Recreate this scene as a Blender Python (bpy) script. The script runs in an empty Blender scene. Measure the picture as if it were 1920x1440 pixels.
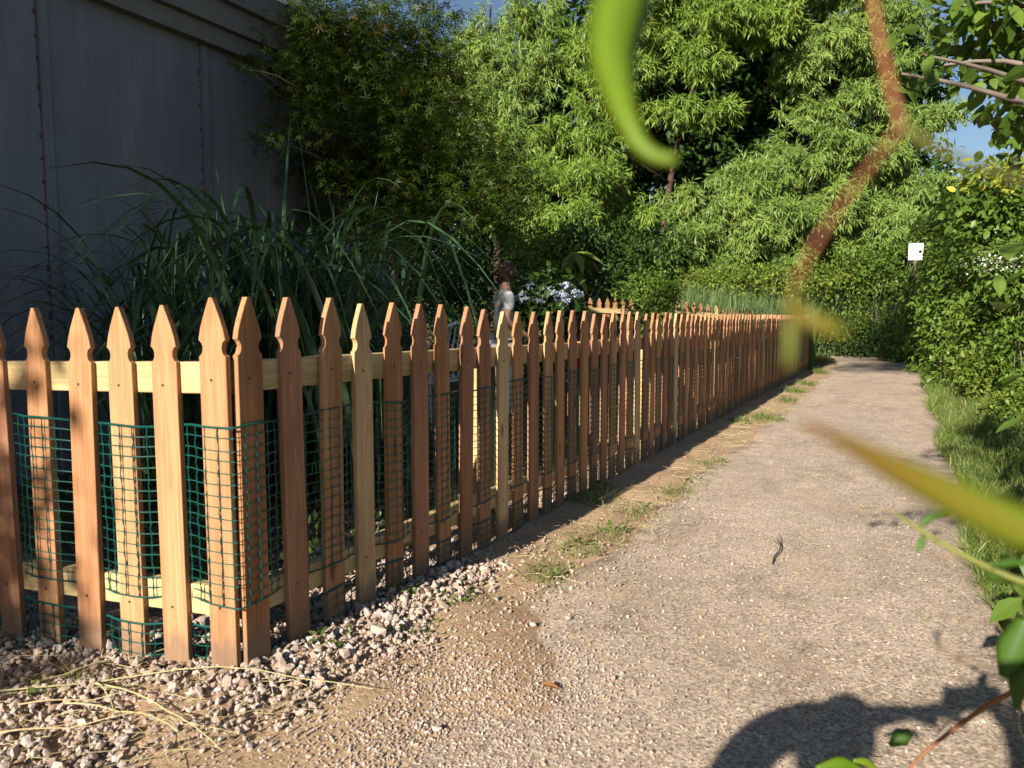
import bpy, math, random
import numpy as np

R = math.radians
rng = np.random.default_rng(7)
random.seed(7)
scene = bpy.context.scene
col = scene.collection

# ------------------------------------------------------------------ camera, sky, sun, exposure
# world frame: fence corner at the origin, long fence runs along +Y, path lies on its +X side
CAM = np.array([1.623, -1.455, 1.03])
YAW, PITCH = R(27.5), R(5.14)
FPX = 1400.0                                    # focal length in pixels of a 1920 px wide frame
cam_d = bpy.data.cameras.new('camera')
cam = bpy.data.objects.new('camera', cam_d); col.objects.link(cam)
cam.location = CAM
cam.rotation_euler = (R(90) - PITCH, 0, YAW)
cam_d.sensor_width = 36.0
cam_d.lens = 36.0 * FPX / 1920.0
cam_d.clip_start = 0.01
cam_d.clip_end = 2000
cam_d.dof.use_dof = True
cam_d.dof.focus_distance = 4.5
cam_d.dof.aperture_fstop = 6.0
scene.camera = cam

SUN_AZ, SUN_EL = R(5.0), R(24.0)                # light travels towards +Y, turned SUN_AZ towards +X
world = bpy.data.worlds.new('World'); scene.world = world
world.use_nodes = True
wn = world.node_tree
bg = wn.nodes['Background']
sky = wn.nodes.new('ShaderNodeTexSky')
sky.sky_type = 'NISHITA'
sky.sun_disc = False
sky.sun_elevation = SUN_EL
sky.sun_rotation = math.pi + SUN_AZ
sky.air_density = 1.0; sky.dust_density = 0.6; sky.ozone_density = 2.0
wn.links.new(sky.outputs[0], bg.inputs[0])
bg.inputs[1].default_value = 0.05
sun_d = bpy.data.lights.new('sun', 'SUN')
sun_d.energy = 5.0
sun_d.angle = R(0.53)
sun_d.color = (1.0, 0.91, 0.78)
sun = bpy.data.objects.new('sun', sun_d); col.objects.link(sun)
LDIR = np.array([math.sin(SUN_AZ)*math.cos(SUN_EL), math.cos(SUN_AZ)*math.cos(SUN_EL), -math.sin(SUN_EL)])
from mathutils import Vector
sun.rotation_euler = Vector(LDIR).to_track_quat('-Z', 'Y').to_euler()
sun.location = (0, -20, 12)
vs = scene.view_settings
vs.view_transform = 'Standard'; vs.look = 'None'; vs.gamma = 1.0; vs.use_curve_mapping = False
vs.exposure = 1.05
try:
    scene.cycles.max_bounces = 4; scene.cycles.transparent_max_bounces = 4
    scene.cycles.diffuse_bounces = 1; scene.cycles.glossy_bounces = 1; scene.cycles.transmission_bounces = 2
    scene.cycles.caustics_reflective = False; scene.cycles.caustics_refractive = False
except Exception:
    pass

# ------------------------------------------------------------------ helpers
FW = np.array([-math.sin(YAW), math.cos(YAW), 0.0]); RT = np.array([math.cos(YAW), math.sin(YAW), 0.0])
cp, sp = math.cos(PITCH), math.sin(PITCH)
UP = np.array([0, 0, 1.0])
def W(px, py, D):
    """place in the garden that lies D metres ahead of where the photograph was taken"""
    a = (px-960)/FPX; b = -(py-720)/FPX
    fw = cp + b*sp; z = b*cp - sp
    s = D/fw
    return CAM + FW*D + RT*a*s + UP*z*s
def G(px, py, z0=0.0):
    a = (px-960)/FPX; b = -(py-720)/FPX
    fw = cp + b*sp; z = b*cp - sp
    s = (z0-CAM[2])/z
    return CAM + FW*fw*s + RT*a*s + UP*z*s
def px_of(p):
    d = np.asarray(p) - CAM
    x = d@RT; y = d@FW; z = d[..., 2]
    f2 = y*cp - z*sp; u2 = z*cp + y*sp
    return 960 + FPX*x/f2, 720 - FPX*u2/f2, y

def smooth(t):
    t = np.clip(t, 0, 1); return t*t*(3-2*t)
def gz(x, y):
    """height of the ground"""
    x = np.asarray(x, float); y = np.asarray(y, float)
    g = 0.32*smooth(-x/2.8)*smooth((y-6)/4.0)
    g = g + 0.028*smooth(1-np.abs(x-0.02)/0.42)*smooth(1-np.abs(y-0.3)/1.5)
    g = g + 0.5*smooth((x-2.3)/3.0)*smooth((y-3)/6)
    g = g + 1.0*smooth((y-24)/14) + 5.0*smooth((y-34)/30)
    return g

def norm(v):
    return v/np.maximum(np.linalg.norm(v, axis=-1, keepdims=True), 1e-9)

class MB:
    """collects vertices and faces of ONE mesh object"""
    def __init__(s): s.V = []; s.F = []; s.n = 0; s.T = []; s.M = []
    def add(s, V, F, tint=0.5, mat=0):
        V = np.asarray(V, np.float32).reshape(-1, 3)
        for f in (F if isinstance(F, list) else [F]):
            f = np.asarray(f, np.int32)
            s.F.append(f + s.n); s.M.append(np.full(len(f), mat, np.int32))
        s.V.append(V); s.n += len(V)
        s.T.append(np.broadcast_to(np.asarray(tint, np.float32), (len(V),)))
        return s
    def box(s, c, size, mat=0, rz=0.0, tint=0.5):
        x, y, z = np.array(size)/2
        v = np.array([[-x,-y,-z],[x,-y,-z],[x,y,-z],[-x,y,-z],[-x,-y,z],[x,-y,z],[x,y,z],[-x,y,z]])
        if rz:
            cz, sz = math.cos(rz), math.sin(rz)
            v = v @ np.array([[cz, sz, 0], [-sz, cz, 0], [0, 0, 1]])
        f = np.array([[0,3,2,1],[4,5,6,7],[0,1,5,4],[1,2,6,5],[2,3,7,6],[3,0,4,7]])
        return s.add(v + np.array(c), f, tint, mat)
    def tube(s, pts, rad, n=6, mat=0, tint=0.5, caps=True):
        pts = np.asarray(pts, float); m = len(pts)
        rad = np.broadcast_to(np.asarray(rad, float), (m,))
        t = norm(np.gradient(pts, axis=0))
        up = np.array([0, 0, 1.0]) if abs(t[0][2]) < 0.9 else np.array([1.0, 0, 0])
        a = norm(np.cross(up, t[0])); A = []
        for i in range(m):
            a = norm(a - t[i]*(a@t[i])); A.append(a)
        A = np.array(A); B = np.cross(t, A)
        th = np.arange(n)*2*math.pi/n
        ring = (A[:, None, :]*np.cos(th)[None, :, None] + B[:, None, :]*np.sin(th)[None, :, None])*rad[:, None, None]
        V = (pts[:, None, :] + ring).reshape(-1, 3)
        i = np.arange(m-1)[:, None]*n; j = np.arange(n)[None, :]; k = (np.arange(n)+1)[None, :] % n
        F = np.stack([i+j, i+k, i+n+k, i+n+j], -1).reshape(-1, 4)
        Fs = [F]
        if caps: Fs += [np.arange(n)[::-1][None, :], (np.arange(n)+(m-1)*n)[None, :]]
        return s.add(V, Fs, tint, mat)
    def build(s, name, mats, parent=None, smooth_shade=False, loc=None):
        me = bpy.data.meshes.new(name)
        V = np.concatenate(s.V) if s.V else np.zeros((0, 3), np.float32)
        me.vertices.add(len(V)); me.vertices.foreach_set('co', V.ravel())
        li = np.concatenate([f.ravel() for f in s.F]).astype(np.int32)
        cnt = np.concatenate([np.full(len(f), f.shape[1], np.int32) for f in s.F])
        st = np.concatenate([[0], np.cumsum(cnt)[:-1]]).astype(np.int32)
        me.loops.add(len(li)); me.loops.foreach_set('vertex_index', li)
        me.polygons.add(len(cnt)); me.polygons.foreach_set('loop_start', st)
        me.polygons.foreach_set('loop_total', cnt)
        if not isinstance(mats, (list, tuple)): mats = [mats]
        for m in mats: me.materials.append(m)
        me.polygons.foreach_set('material_index', np.concatenate(s.M))
        me.polygons.foreach_set('use_smooth', np.full(len(cnt), smooth_shade))
        at = me.attributes.new('tint', 'FLOAT', 'POINT')
        at.data.foreach_set('value', np.concatenate(s.T).astype(np.float32))
        me.update(calc_edges=True); me.validate()
        o = bpy.data.objects.new(name, me); col.objects.link(o)
        if parent is not None: o.parent = parent
        if loc is not None: o.location = loc
        return o

def tag(o, label=None, cat=None, group=None, kind=None):
    if label: o['label'] = label
    if cat: o['category'] = cat
    if group: o['group'] = group
    if kind: o['kind'] = kind
    return o
def empty(name, loc=(0, 0, 0), rz=0.0):
    o = bpy.data.objects.new(name, None); col.objects.link(o)
    o.location = loc; o.rotation_euler = (0, 0, rz); o.empty_display_size = 0.2
    return o
def child_world(o, parent):
    """mesh built in garden coordinates becomes a part of a thing whose Empty stands elsewhere"""
    o.parent = parent
    o.location = -Vector(parent.location)
    return o
def copy_part(o, parent):
    c = o.copy(); col.objects.link(c); c.parent = parent; return c

# ------------------------------------------------------------------ materials
def new_mat(name):
    m = bpy.data.materials.new(name); m.use_nodes = True
    nt = m.node_tree
    return m, nt, nt.nodes['Principled BSDF'], nt.nodes['Material Output']
def nd(nt, typ, **kw):
    n = nt.nodes.new(typ)
    for k, v in kw.items():
        if k.startswith('i_'): n.inputs[int(k[2:])].default_value = v
        else: setattr(n, k, v)
    return n
def ramp(nt, src, stops):
    r = nt.nodes.new('ShaderNodeValToRGB')
    els = r.color_ramp.elements
    while len(els) < len(stops): els.new(0.5)
    for e, (p, c) in zip(els, stops):
        e.position = p; e.color = (*c, 1) if len(c) == 3 else c
    nt.links.new(src, r.inputs[0]); return r
def mixc(nt, fac, a, b, mode='MIX'):
    m = nt.nodes.new('ShaderNodeMix'); m.data_type = 'RGBA'; m.blend_type = mode
    for s, v in ((0, fac), (6, a), (7, b)):
        if hasattr(v, 'is_linked') or hasattr(v, 'links'): nt.links.new(v, m.inputs[s])
        else: m.inputs[s].default_value = v if not isinstance(v, tuple) or len(v) == 4 else (*v, 1)
    return m.outputs[2]
def noise(nt, vec, scale, detail=4, rough=0.55, dist=0.0):
    n = nt.nodes.new('ShaderNodeTexNoise')
    n.inputs['Scale'].default_value = scale; n.inputs['Detail'].default_value = detail
    n.inputs['Roughness'].default_value = rough; n.inputs['Distortion'].default_value = dist
    if vec is not None: nt.links.new(vec, n.inputs['Vector'])
    return n
def mapping(nt, vec, scale=(1,1,1), loc=(0,0,0), rot=(0,0,0)):
    m = nt.nodes.new('ShaderNodeMapping')
    m.inputs['Scale'].default_value = scale; m.inputs['Location'].default_value = loc; m.inputs['Rotation'].default_value = rot
    nt.links.new(vec, m.inputs[0]); return m
def bump(nt, bsdf, h, strength=0.3, dist=0.01):
    b = nt.nodes.new('ShaderNodeBump'); b.inputs['Strength'].default_value = strength; b.inputs['Distance'].default_value = dist
    nt.links.new(h, b.inputs['Height']); nt.links.new(b.outputs[0], bsdf.inputs['Normal']); return b

def leaf_mat(name, c0, c1, c2=None, trans=0.3, rough=0.45, spec=0.35):
    m, nt, b, out = new_mat(name)
    at = nd(nt, 'ShaderNodeAttribute', attribute_name='tint')
    stops = [(0.0, c0), (1.0, c1)] if c2 is None else [(0.0, c0), (0.86, c1), (1.0, c2)]
    r = ramp(nt, at.outputs['Fac'], stops)
    nt.links.new(r.outputs[0], b.inputs['Base Color'])
    b.inputs['Roughness'].default_value = rough
    b.inputs['Specular IOR Level'].default_value = spec
    tr = nt.nodes.new('ShaderNodeBsdfTranslucent')
    tc = mixc(nt, 1.0, r.outputs[0], (1.0, 1.0, 0.45), 'MULTIPLY')
    nt.links.new(tc, tr.inputs[0])
    mx = nt.nodes.new('ShaderNodeMixShader'); mx.inputs[0].default_value = trans
    nt.links.new(b.outputs[0], mx.inputs[1]); nt.links.new(tr.outputs[0], mx.inputs[2])
    nt.links.new(mx.outputs[0], out.inputs[0])
    return m

def wood_mat(name, dark, mid, light, knots=True, axis='z', grain=1.0):
    m, nt, b, out = new_mat(name)
    tc = nd(nt, 'ShaderNodeTexCoord'); oi = nd(nt, 'ShaderNodeObjectInfo')
    off = nt.nodes.new('ShaderNodeVectorMath'); off.operation = 'MULTIPLY_ADD'
    cmb = nt.nodes.new('ShaderNodeCombineXYZ')
    for k in range(3): nt.links.new(oi.outputs['Random'], cmb.inputs[k])
    nt.links.new(cmb.outputs[0], off.inputs[0]); off.inputs[1].default_value = (7.3, 13.1, 21.7)
    nt.links.new(tc.outputs['Object'], off.inputs[2])
    sc = {'z': (26, 26, 1.3), 'x': (1.3, 26, 26), 'y': (26, 1.3, 26)}[axis]
    mp = mapping(nt, off.outputs[0], sc)
    n1 = noise(nt, mp.outputs[0], 1.0, 3, 0.5, 0.6)
    wv = nt.nodes.new('ShaderNodeMath'); wv.operation = 'SINE'
    ml = nt.nodes.new('ShaderNodeMath'); ml.operation = 'MULTIPLY'; ml.inputs[1].default_value = 34.0*grain
    nt.links.new(n1.outputs[0], ml.inputs[0]); nt.links.new(ml.outputs[0], wv.inputs[0])
    rg = nt.nodes.new('ShaderNodeMapRange'); rg.inputs[1].default_value = -1; rg.inputs[2].default_value = 1
    nt.links.new(wv.outputs[0], rg.inputs[0])
    mp2 = mapping(nt, off.outputs[0], tuple(s*7 if s > 2 else s*3 for s in sc))
    n2 = noise(nt, mp2.outputs[0], 1.0, 4, 0.6)
    mp3 = mapping(nt, off.outputs[0], tuple(s*0.35 for s in sc))
    n3 = noise(nt, mp3.outputs[0], 1.0, 2, 0.5)
    base = ramp(nt, n3.outputs[0], [(0.30, dark), (0.52, mid), (0.72, light)])
    c = mixc(nt, 0.11, base.outputs[0], rg.outputs[0], 'OVERLAY')
    g = ramp(nt, n2.outputs[0], [(0.3, (0.78, 0.76, 0.74)), (0.6, (1.04, 1.04, 1.04))])
    c = mixc(nt, 0.75, c, g.outputs[0], 'MULTIPLY')
    if knots:
        mpk = mapping(nt, off.outputs[0], tuple(11 if s > 2 else 3.2 for s in sc))
        vo = nt.nodes.new('ShaderNodeTexVoronoi'); vo.inputs['Scale'].default_value = 1.0
        nt.links.new(mpk.outputs[0], vo.inputs['Vector'])
        kr = ramp(nt, vo.outputs['Distance'], [(0.0, (1, 1, 1)), (0.10, (0.9, 0.9, 0.9)), (0.17, (0, 0, 0))])
        # only some cells hold a knot
        sel = nt.nodes.new('ShaderNodeSeparateColor'); nt.links.new(vo.outputs['Color'], sel.inputs[0])
        gt = nt.nodes.new('ShaderNodeMath'); gt.operation = 'GREATER_THAN'; gt.inputs[1].default_value = 0.70
        nt.links.new(sel.outputs[0], gt.inputs[0])
        mu = nt.nodes.new('ShaderNodeMath'); mu.operation = 'MULTIPLY'
        nt.links.new(kr.outputs[0], mu.inputs[0]); nt.links.new(gt.outputs[0], mu.inputs[1])
        c = mixc(nt, mu.outputs[0], c, tuple(0.35*d for d in dark))
    if axis == 'z':
        sp = nd(nt, 'ShaderNodeSeparateXYZ'); nt.links.new(tc.outputs['Object'], sp.inputs[0])
        nz = noise(nt, mapping(nt, off.outputs[0], (30, 30, 9)).outputs[0], 1.0, 4, 0.65)
        ad = nd(nt, 'ShaderNodeMath', operation='MULTIPLY_ADD'); nt.links.new(nz.outputs[0], ad.inputs[0]); ad.inputs[1].default_value = -0.16; nt.links.new(sp.outputs[2], ad.inputs[2])
        dr = ramp(nt, ad.outputs[0], [(0.0, (0.75, 0.75, 0.75)), (0.06, (0, 0, 0))])
        c = mixc(nt, dr.outputs[0], c, (0.20, 0.14, 0.095))
        bl = noise(nt, mapping(nt, off.outputs[0], (9, 9, 2.2)).outputs[0], 1.0, 4, 0.6)
        br = ramp(nt, bl.outputs[0], [(0.34, (0.76, 0.72, 0.68)), (0.52, (1.0, 1.0, 1.0)), (0.72, (1.10, 1.10, 1.08))])
        c = mixc(nt, 0.8, c, br.outputs[0], 'MULTIPLY')
    nt.links.new(c, b.inputs['Base Color'])
    b.inputs['Roughness'].default_value = 0.72
    b.inputs['Specular IOR Level'].default_value = 0.2
    bump(nt, b, n2.outputs[0], 0.25, 0.002)
    return m
def plain(name, colr, rough=0.6, metal=0.0, spec=0.4, bumpscale=None, var=0.0):
    m, nt, b, out = new_mat(name)
    b.inputs['Base Color'].default_value = (*colr, 1)
    b.inputs['Roughness'].default_value = rough; b.inputs['Metallic'].default_value = metal
    b.inputs['Specular IOR Level'].default_value = spec
    tc = nd(nt, 'ShaderNodeTexCoord')
    if var:
        n = noise(nt, tc.outputs['Object'], 6.0, 5)
        r = ramp(nt, n.outputs[0], [(0.3, tuple(c*(1-var) for c in colr)), (0.7, tuple(min(1, c*(1+var)) for c in colr))])
        nt.links.new(r.outputs[0], b.inputs['Base Color'])
    if bumpscale:
        n = noise(nt, tc.outputs['Object'], bumpscale, 4); bump(nt, b, n.outputs[0], 0.25, 0.004)
    return m
def tint_mat(name, stops, rough=0.85, bumpscale=None):
    m, nt, b, out = new_mat(name)
    at = nd(nt, 'ShaderNodeAttribute', attribute_name='tint')
    r = ramp(nt, at.outputs['Fac'], stops)
    tc = nd(nt, 'ShaderNodeTexCoord')
    n = noise(nt, tc.outputs['Object'], 160.0, 3)
    g = ramp(nt, n.outputs[0], [(0.3, (0.72, 0.72, 0.72)), (0.7, (1.12, 1.12, 1.12))])
    c = mixc(nt, 0.8, r.outputs[0], g.outputs[0], 'MULTIPLY')
    nt.links.new(c, b.inputs['Base Color'])
    b.inputs['Roughness'].default_value = rough; b.inputs['Specular IOR Level'].default_value = 0.2
    if bumpscale: bump(nt, b, n.outputs[0], 0.4, 0.003)
    return m

M = {}
M['w_orange'] = wood_mat('cedar_orange', (0.339, 0.164, 0.077), (0.421, 0.213, 0.103), (0.480, 0.257, 0.131))
M['w_red'] = wood_mat('cedar_red', (0.281, 0.131, 0.073), (0.351, 0.173, 0.098), (0.409, 0.216, 0.126))
M['w_tan'] = wood_mat('cedar_tan', (0.363, 0.193, 0.089), (0.445, 0.248, 0.122), (0.515, 0.310, 0.164))
M['w_pale'] = wood_mat('cedar_pale', (0.409, 0.257, 0.129), (0.526, 0.357, 0.187), (0.597, 0.433, 0.246))
M['rail'] = wood_mat('pine_rail', (0.399, 0.284, 0.131), (0.483, 0.362, 0.179), (0.546, 0.430, 0.231), axis='x', grain=1.4)
M['post'] = wood_mat('pine_post', (0.399, 0.284, 0.131), (0.483, 0.362, 0.179), (0.546, 0.430, 0.231), grain=1.2)
M['nail'] = plain('nail_steel', (0.07, 0.06, 0.05), 0.5, 0.6)
M['net'] = plain('green_plastic', (0.004, 0.075, 0.060), 0.42, 0, 0.5)
M['bark'] = plain('bark', (0.07, 0.045, 0.032), 0.9, 0, 0.2, 40.0, 0.45)
M['bark_grey'] = plain('bark_grey', (0.17, 0.14, 0.115), 0.9, 0, 0.2, 40.0, 0.4)
M['feather'] = leaf_mat('feathery_leaf', (0.090, 0.172, 0.018), (0.225, 0.325, 0.048), trans=0.18)
M['feather2'] = leaf_mat('feathery_leaf_grey', (0.094, 0.170, 0.028), (0.220, 0.315, 0.065), trans=0.18)
M['maple'] = leaf_mat('maple_leaf', (0.032, 0.066, 0.008), (0.100, 0.145, 0.016), (0.15, 0.06, 0.012), trans=0.35)
M['grass_tall'] = leaf_mat('tall_grass_leaf', (0.030, 0.074, 0.031), (0.070, 0.136, 0.056), trans=0.25, rough=0.35, spec=0.5)
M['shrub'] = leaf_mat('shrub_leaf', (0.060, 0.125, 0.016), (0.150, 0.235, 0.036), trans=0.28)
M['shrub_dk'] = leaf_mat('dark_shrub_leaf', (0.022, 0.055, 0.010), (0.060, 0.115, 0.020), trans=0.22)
M['shrub_yel'] = leaf_mat('yellow_shrub_leaf', (0.095, 0.160, 0.020), (0.215, 0.280, 0.045), (0.40, 0.40, 0.04), trans=0.32)
M['lawn'] = leaf_mat('lawn_blade', (0.070, 0.128, 0.022), (0.175, 0.245, 0.050), (0.40, 0.33, 0.16), trans=0.3)
M['weed'] = leaf_mat('weed_leaf', (0.060, 0.110, 0.020), (0.150, 0.200, 0.045), (0.40, 0.31, 0.15), trans=0.3)
M['reed'] = leaf_mat('reed_blade', (0.075, 0.140, 0.045), (0.170, 0.235, 0.085), trans=0.3)
M['vine'] = leaf_mat('vine_leaf', (0.100, 0.200, 0.010), (0.220, 0.320, 0.020), trans=0.45)
M['vine_dk'] = leaf_mat('vine_leaf_dark', (0.050, 0.120, 0.015), (0.090, 0.180, 0.025), trans=0.3)
M['stem_red'] = plain('red_stem', (0.24, 0.095, 0.04), 0.6, 0, 0.3, None, 0.2)
M['stem_green'] = plain('green_stem', (0.16, 0.17, 0.04), 0.6, 0, 0.3, None, 0.2)
M['flower'] = leaf_mat('pale_petal', (0.34, 0.40, 0.60), (0.60, 0.65, 0.80), trans=0.3)
M['flower_w'] = leaf_mat('white_petal', (0.62, 0.62, 0.52), (0.82, 0.82, 0.76), trans=0.3)
M['straw'] = tint_mat('dry_straw', [(0, (0.30, 0.21, 0.10)), (0.6, (0.50, 0.40, 0.22)), (1, (0.42, 0.42, 0.20))], 0.8)
M['stone'] = tint_mat('gravel_stone', [(0, (0.27, 0.19, 0.14)), (0.45, (0.42, 0.325, 0.265)), (0.8, (0.49, 0.405, 0.355)), (1, (0.58, 0.51, 0.46))], 0.9, 160)

# ------------------------------------------------------------------ leaf scatter
def kite(fold=0.12, waist=0.42, width=0.5, droop=0.0):
    """leaf one unit long, folded along the midrib"""
    w = width/2
    V = np.array([[0,0,0],[waist,w,fold*width],[1,0,-droop],[waist,-w,fold*width],[waist,0,0]], float)
    return V, np.array([[0,4,1],[4,2,1],[0,3,4],[4,3,2]])
def narrow(width=0.13):
    V = np.array([[0,0,0],[0.45,width/2,0.01],[1,0,-0.08],[0.45,-width/2,0.01]], float)
    return V, np.array([[0,3,1],[1,3,2]])
def ovate(width=0.55, droop=0.15, fold=0.10):
    xs = np.array([0.0, 0.22, 0.5, 0.78, 1.0]); ws = np.array([0.0, 0.72, 1.0, 0.55, 0.0])*width/2
    V = []; 
    for x, w in zip(xs, ws):
        z = -droop*x*x
        if w == 0: V.append([x, 0, z])
        else: V += [[x, w, z+fold*w], [x, 0, z], [x, -w, z+fold*w]]
    V = np.array(V)
    F = [[0,2,1],[0,3,2]]
    for a in (1, 4):
        F += [[a,a+1,a+4],[a,a+4,a+3],[a+1,a+2,a+5],[a+1,a+5,a+4]]
    F += [[7,8,10],[8,9,10]]
    return V, np.array(F)
def star(lobes=5):
    V = [[0,0,0]]; F = []
    ang = np.linspace(-2.0, 2.0, lobes)
    ln = [0.55, 0.85, 1.0, 0.85, 0.55] if lobes == 5 else [0.4, 0.65, 0.9, 1.0, 0.9, 0.65, 0.4]
    for a, l in zip(ang, ln):
        i = len(V)
        for (t, s) in ((0.42, 0.085), (1.0, 0), (0.42, -0.085)):
            x, y = l*t, s
            V.append([x*math.cos(a)-y*math.sin(a), x*math.sin(a)+y*math.cos(a), -0.16*t*t*l])
        F += [[0, i+2, i], [i, i+2, i+1]]
    return np.array(V), np.array(F)

def scatter(mb, tmpl, pos, axis, nrm, size, tint, mat=0):
    """one leaf per row: axis = direction it points, nrm = rough face normal"""
    V, F = tmpl; n = len(pos)
    if n == 0: return
    x = norm(axis); z = norm(nrm - x*np.sum(nrm*x, -1, keepdims=True)); y = np.cross(z, x)
    B = np.stack([x, y, z], 1)                                     # n,3,3
    P = np.einsum('vk,nkj->nvj', V, B)*np.asarray(size).reshape(-1, 1, 1) + pos[:, None, :]
    Fi = (F[None] + (np.arange(n)*len(V))[:, None, None]).reshape(-1, F.shape[1])
    mb.add(P.reshape(-1, 3), Fi, np.repeat(np.asarray(tint, np.float32), len(V)), mat)
def rdir(n):
    return norm(rng.normal(size=(n, 3)))
def ball(n, shell=0.0):
    """points in the unit ball; shell pushes them towards the skin"""
    r = rng.random(n)**(1/3); r = r*(1-shell) + shell*(0.75+0.25*rng.random(n))
    return rdir(n)*r[:, None]

def feathery(mb, c, rad, ntw, leaf=0.10, width=0.16, per=14, tint0=0.0):
    """sprays of narrow drooping leaves through a pad of foliage"""
    c = np.asarray(c); rad = np.asarray(rad)
    k = max(2, ntw//9); ntw = k*9
    b = ball(k, 0.35)
    lump = 1 + 0.22*np.sin(b[:, :1]*7+rng.random()*6) + 0.22*np.sin(b[:, 1:2]*6+rng.random()*6)
    p = np.repeat(c + b*rad*lump, 9, 0) + rng.normal(0, 0.035, (ntw, 3))
    d = norm(np.repeat(b*np.array([1, 1, 0.5]), 9, 0)*0.55 + rdir(ntw)*0.8 + np.array([0, 0, -0.05]))
    L = rng.uniform(0.16, 0.36, ntw)
    t = np.tile(np.linspace(0.1, 1.0, per), ntw)
    pp = np.repeat(p, per, 0) + np.repeat(d*L[:, None], per, 0)*t[:, None]
    pp[:, 2] -= 0.10*t*t*np.repeat(L, per)*2
    dd = np.repeat(d, per, 0)
    ax = norm(dd*0.55 + rdir(len(pp))*0.75 + np.array([0, 0, -0.55]))
    nr = rdir(len(pp))*0.75 + np.array([0, 0, 0.7]) - LDIR*0.8
    tn = np.clip(np.repeat(np.repeat(rng.normal(0.5, 0.18, k), 9), per) + rng.normal(0, 0.16, len(pp)) + tint0, 0, 1)
    scatter(mb, narrow(width), pp, ax, nr, leaf*rng.uniform(0.7, 1.25, len(pp)), tn)

def leafy(mb, c, rad, n, leaf=0.07, tmpl=None, shell=0.45, down=0.35, tint0=0.0, lump=0.2, flat=0.9):
    """broad leaves in small clusters through a rounded mass"""
    c = np.asarray(c); rad = np.asarray(rad)
    k = max(1, n//6)
    b = ball(k, shell)
    ph = rng.random(3)*6
    lm = 1 + lump*np.sin(b[:, :1]*6+ph[0]) + lump*np.sin(b[:, 1:2]*6+ph[1]) + lump*np.sin(b[:, 2:]*7+ph[2])
    p = c + b*rad*lm
    q = np.repeat(p, 6, 0) + rng.normal(0, leaf*0.75, (k*6, 3))
    out = np.repeat(b, 6, 0)
    ax = norm(out*0.7 + rdir(k*6)*0.9 + np.array([0, 0, -down]))
    nr = rdir(k*6)*0.6 + out*0.4 + np.array([0, 0, flat])
    tn = np.clip(np.repeat(rng.normal(0.45, 0.16, k), 6) + rng.normal(0, 0.16, k*6) + tint0, 0, 1)
    scatter(mb, tmpl or kite(), q, ax, nr, leaf*rng.uniform(0.6, 1.3, k*6), tn)

def blades(mb, base, height, lean, width, tint, seg=3, bend=0.5):
    """upright grass blades: base n,3; lean n,2 sideways reach at the tip"""
    n = len(base)
    t = np.linspace(0, 1, seg+1)
    wdir = norm(np.stack([-lean[:, 1], lean[:, 0], np.zeros(n)], 1) + rng.normal(0, 0.4, (n, 3))*np.array([1, 1, 0]))
    V = []
    for i, tt in enumerate(t):
        c = base + np.stack([lean[:, 0]*tt**1.8, lean[:, 1]*tt**1.8, height*(tt - bend*0.35*tt**3)], 1)
        w = (width*(1-tt)**0.7*0.5)[:, None]*wdir
        if i < seg: V += [c-w, c+w]
        else: V += [c]
    V = np.stack(V, 1)                                             # n, 2*seg+1, 3
    F = []
    for i in range(seg-1):
        a = 2*i; F += [[a, a+1, a+3], [a, a+3, a+2]]
    a = 2*(seg-1); F += [[a, a+1, a+2]]
    F = np.array(F); m = 2*seg+1
    mb.add(V.reshape(-1, 3), (F[None]+(np.arange(n)*m)[:, None, None]).reshape(-1, 3), np.repeat(tint, m))

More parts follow.
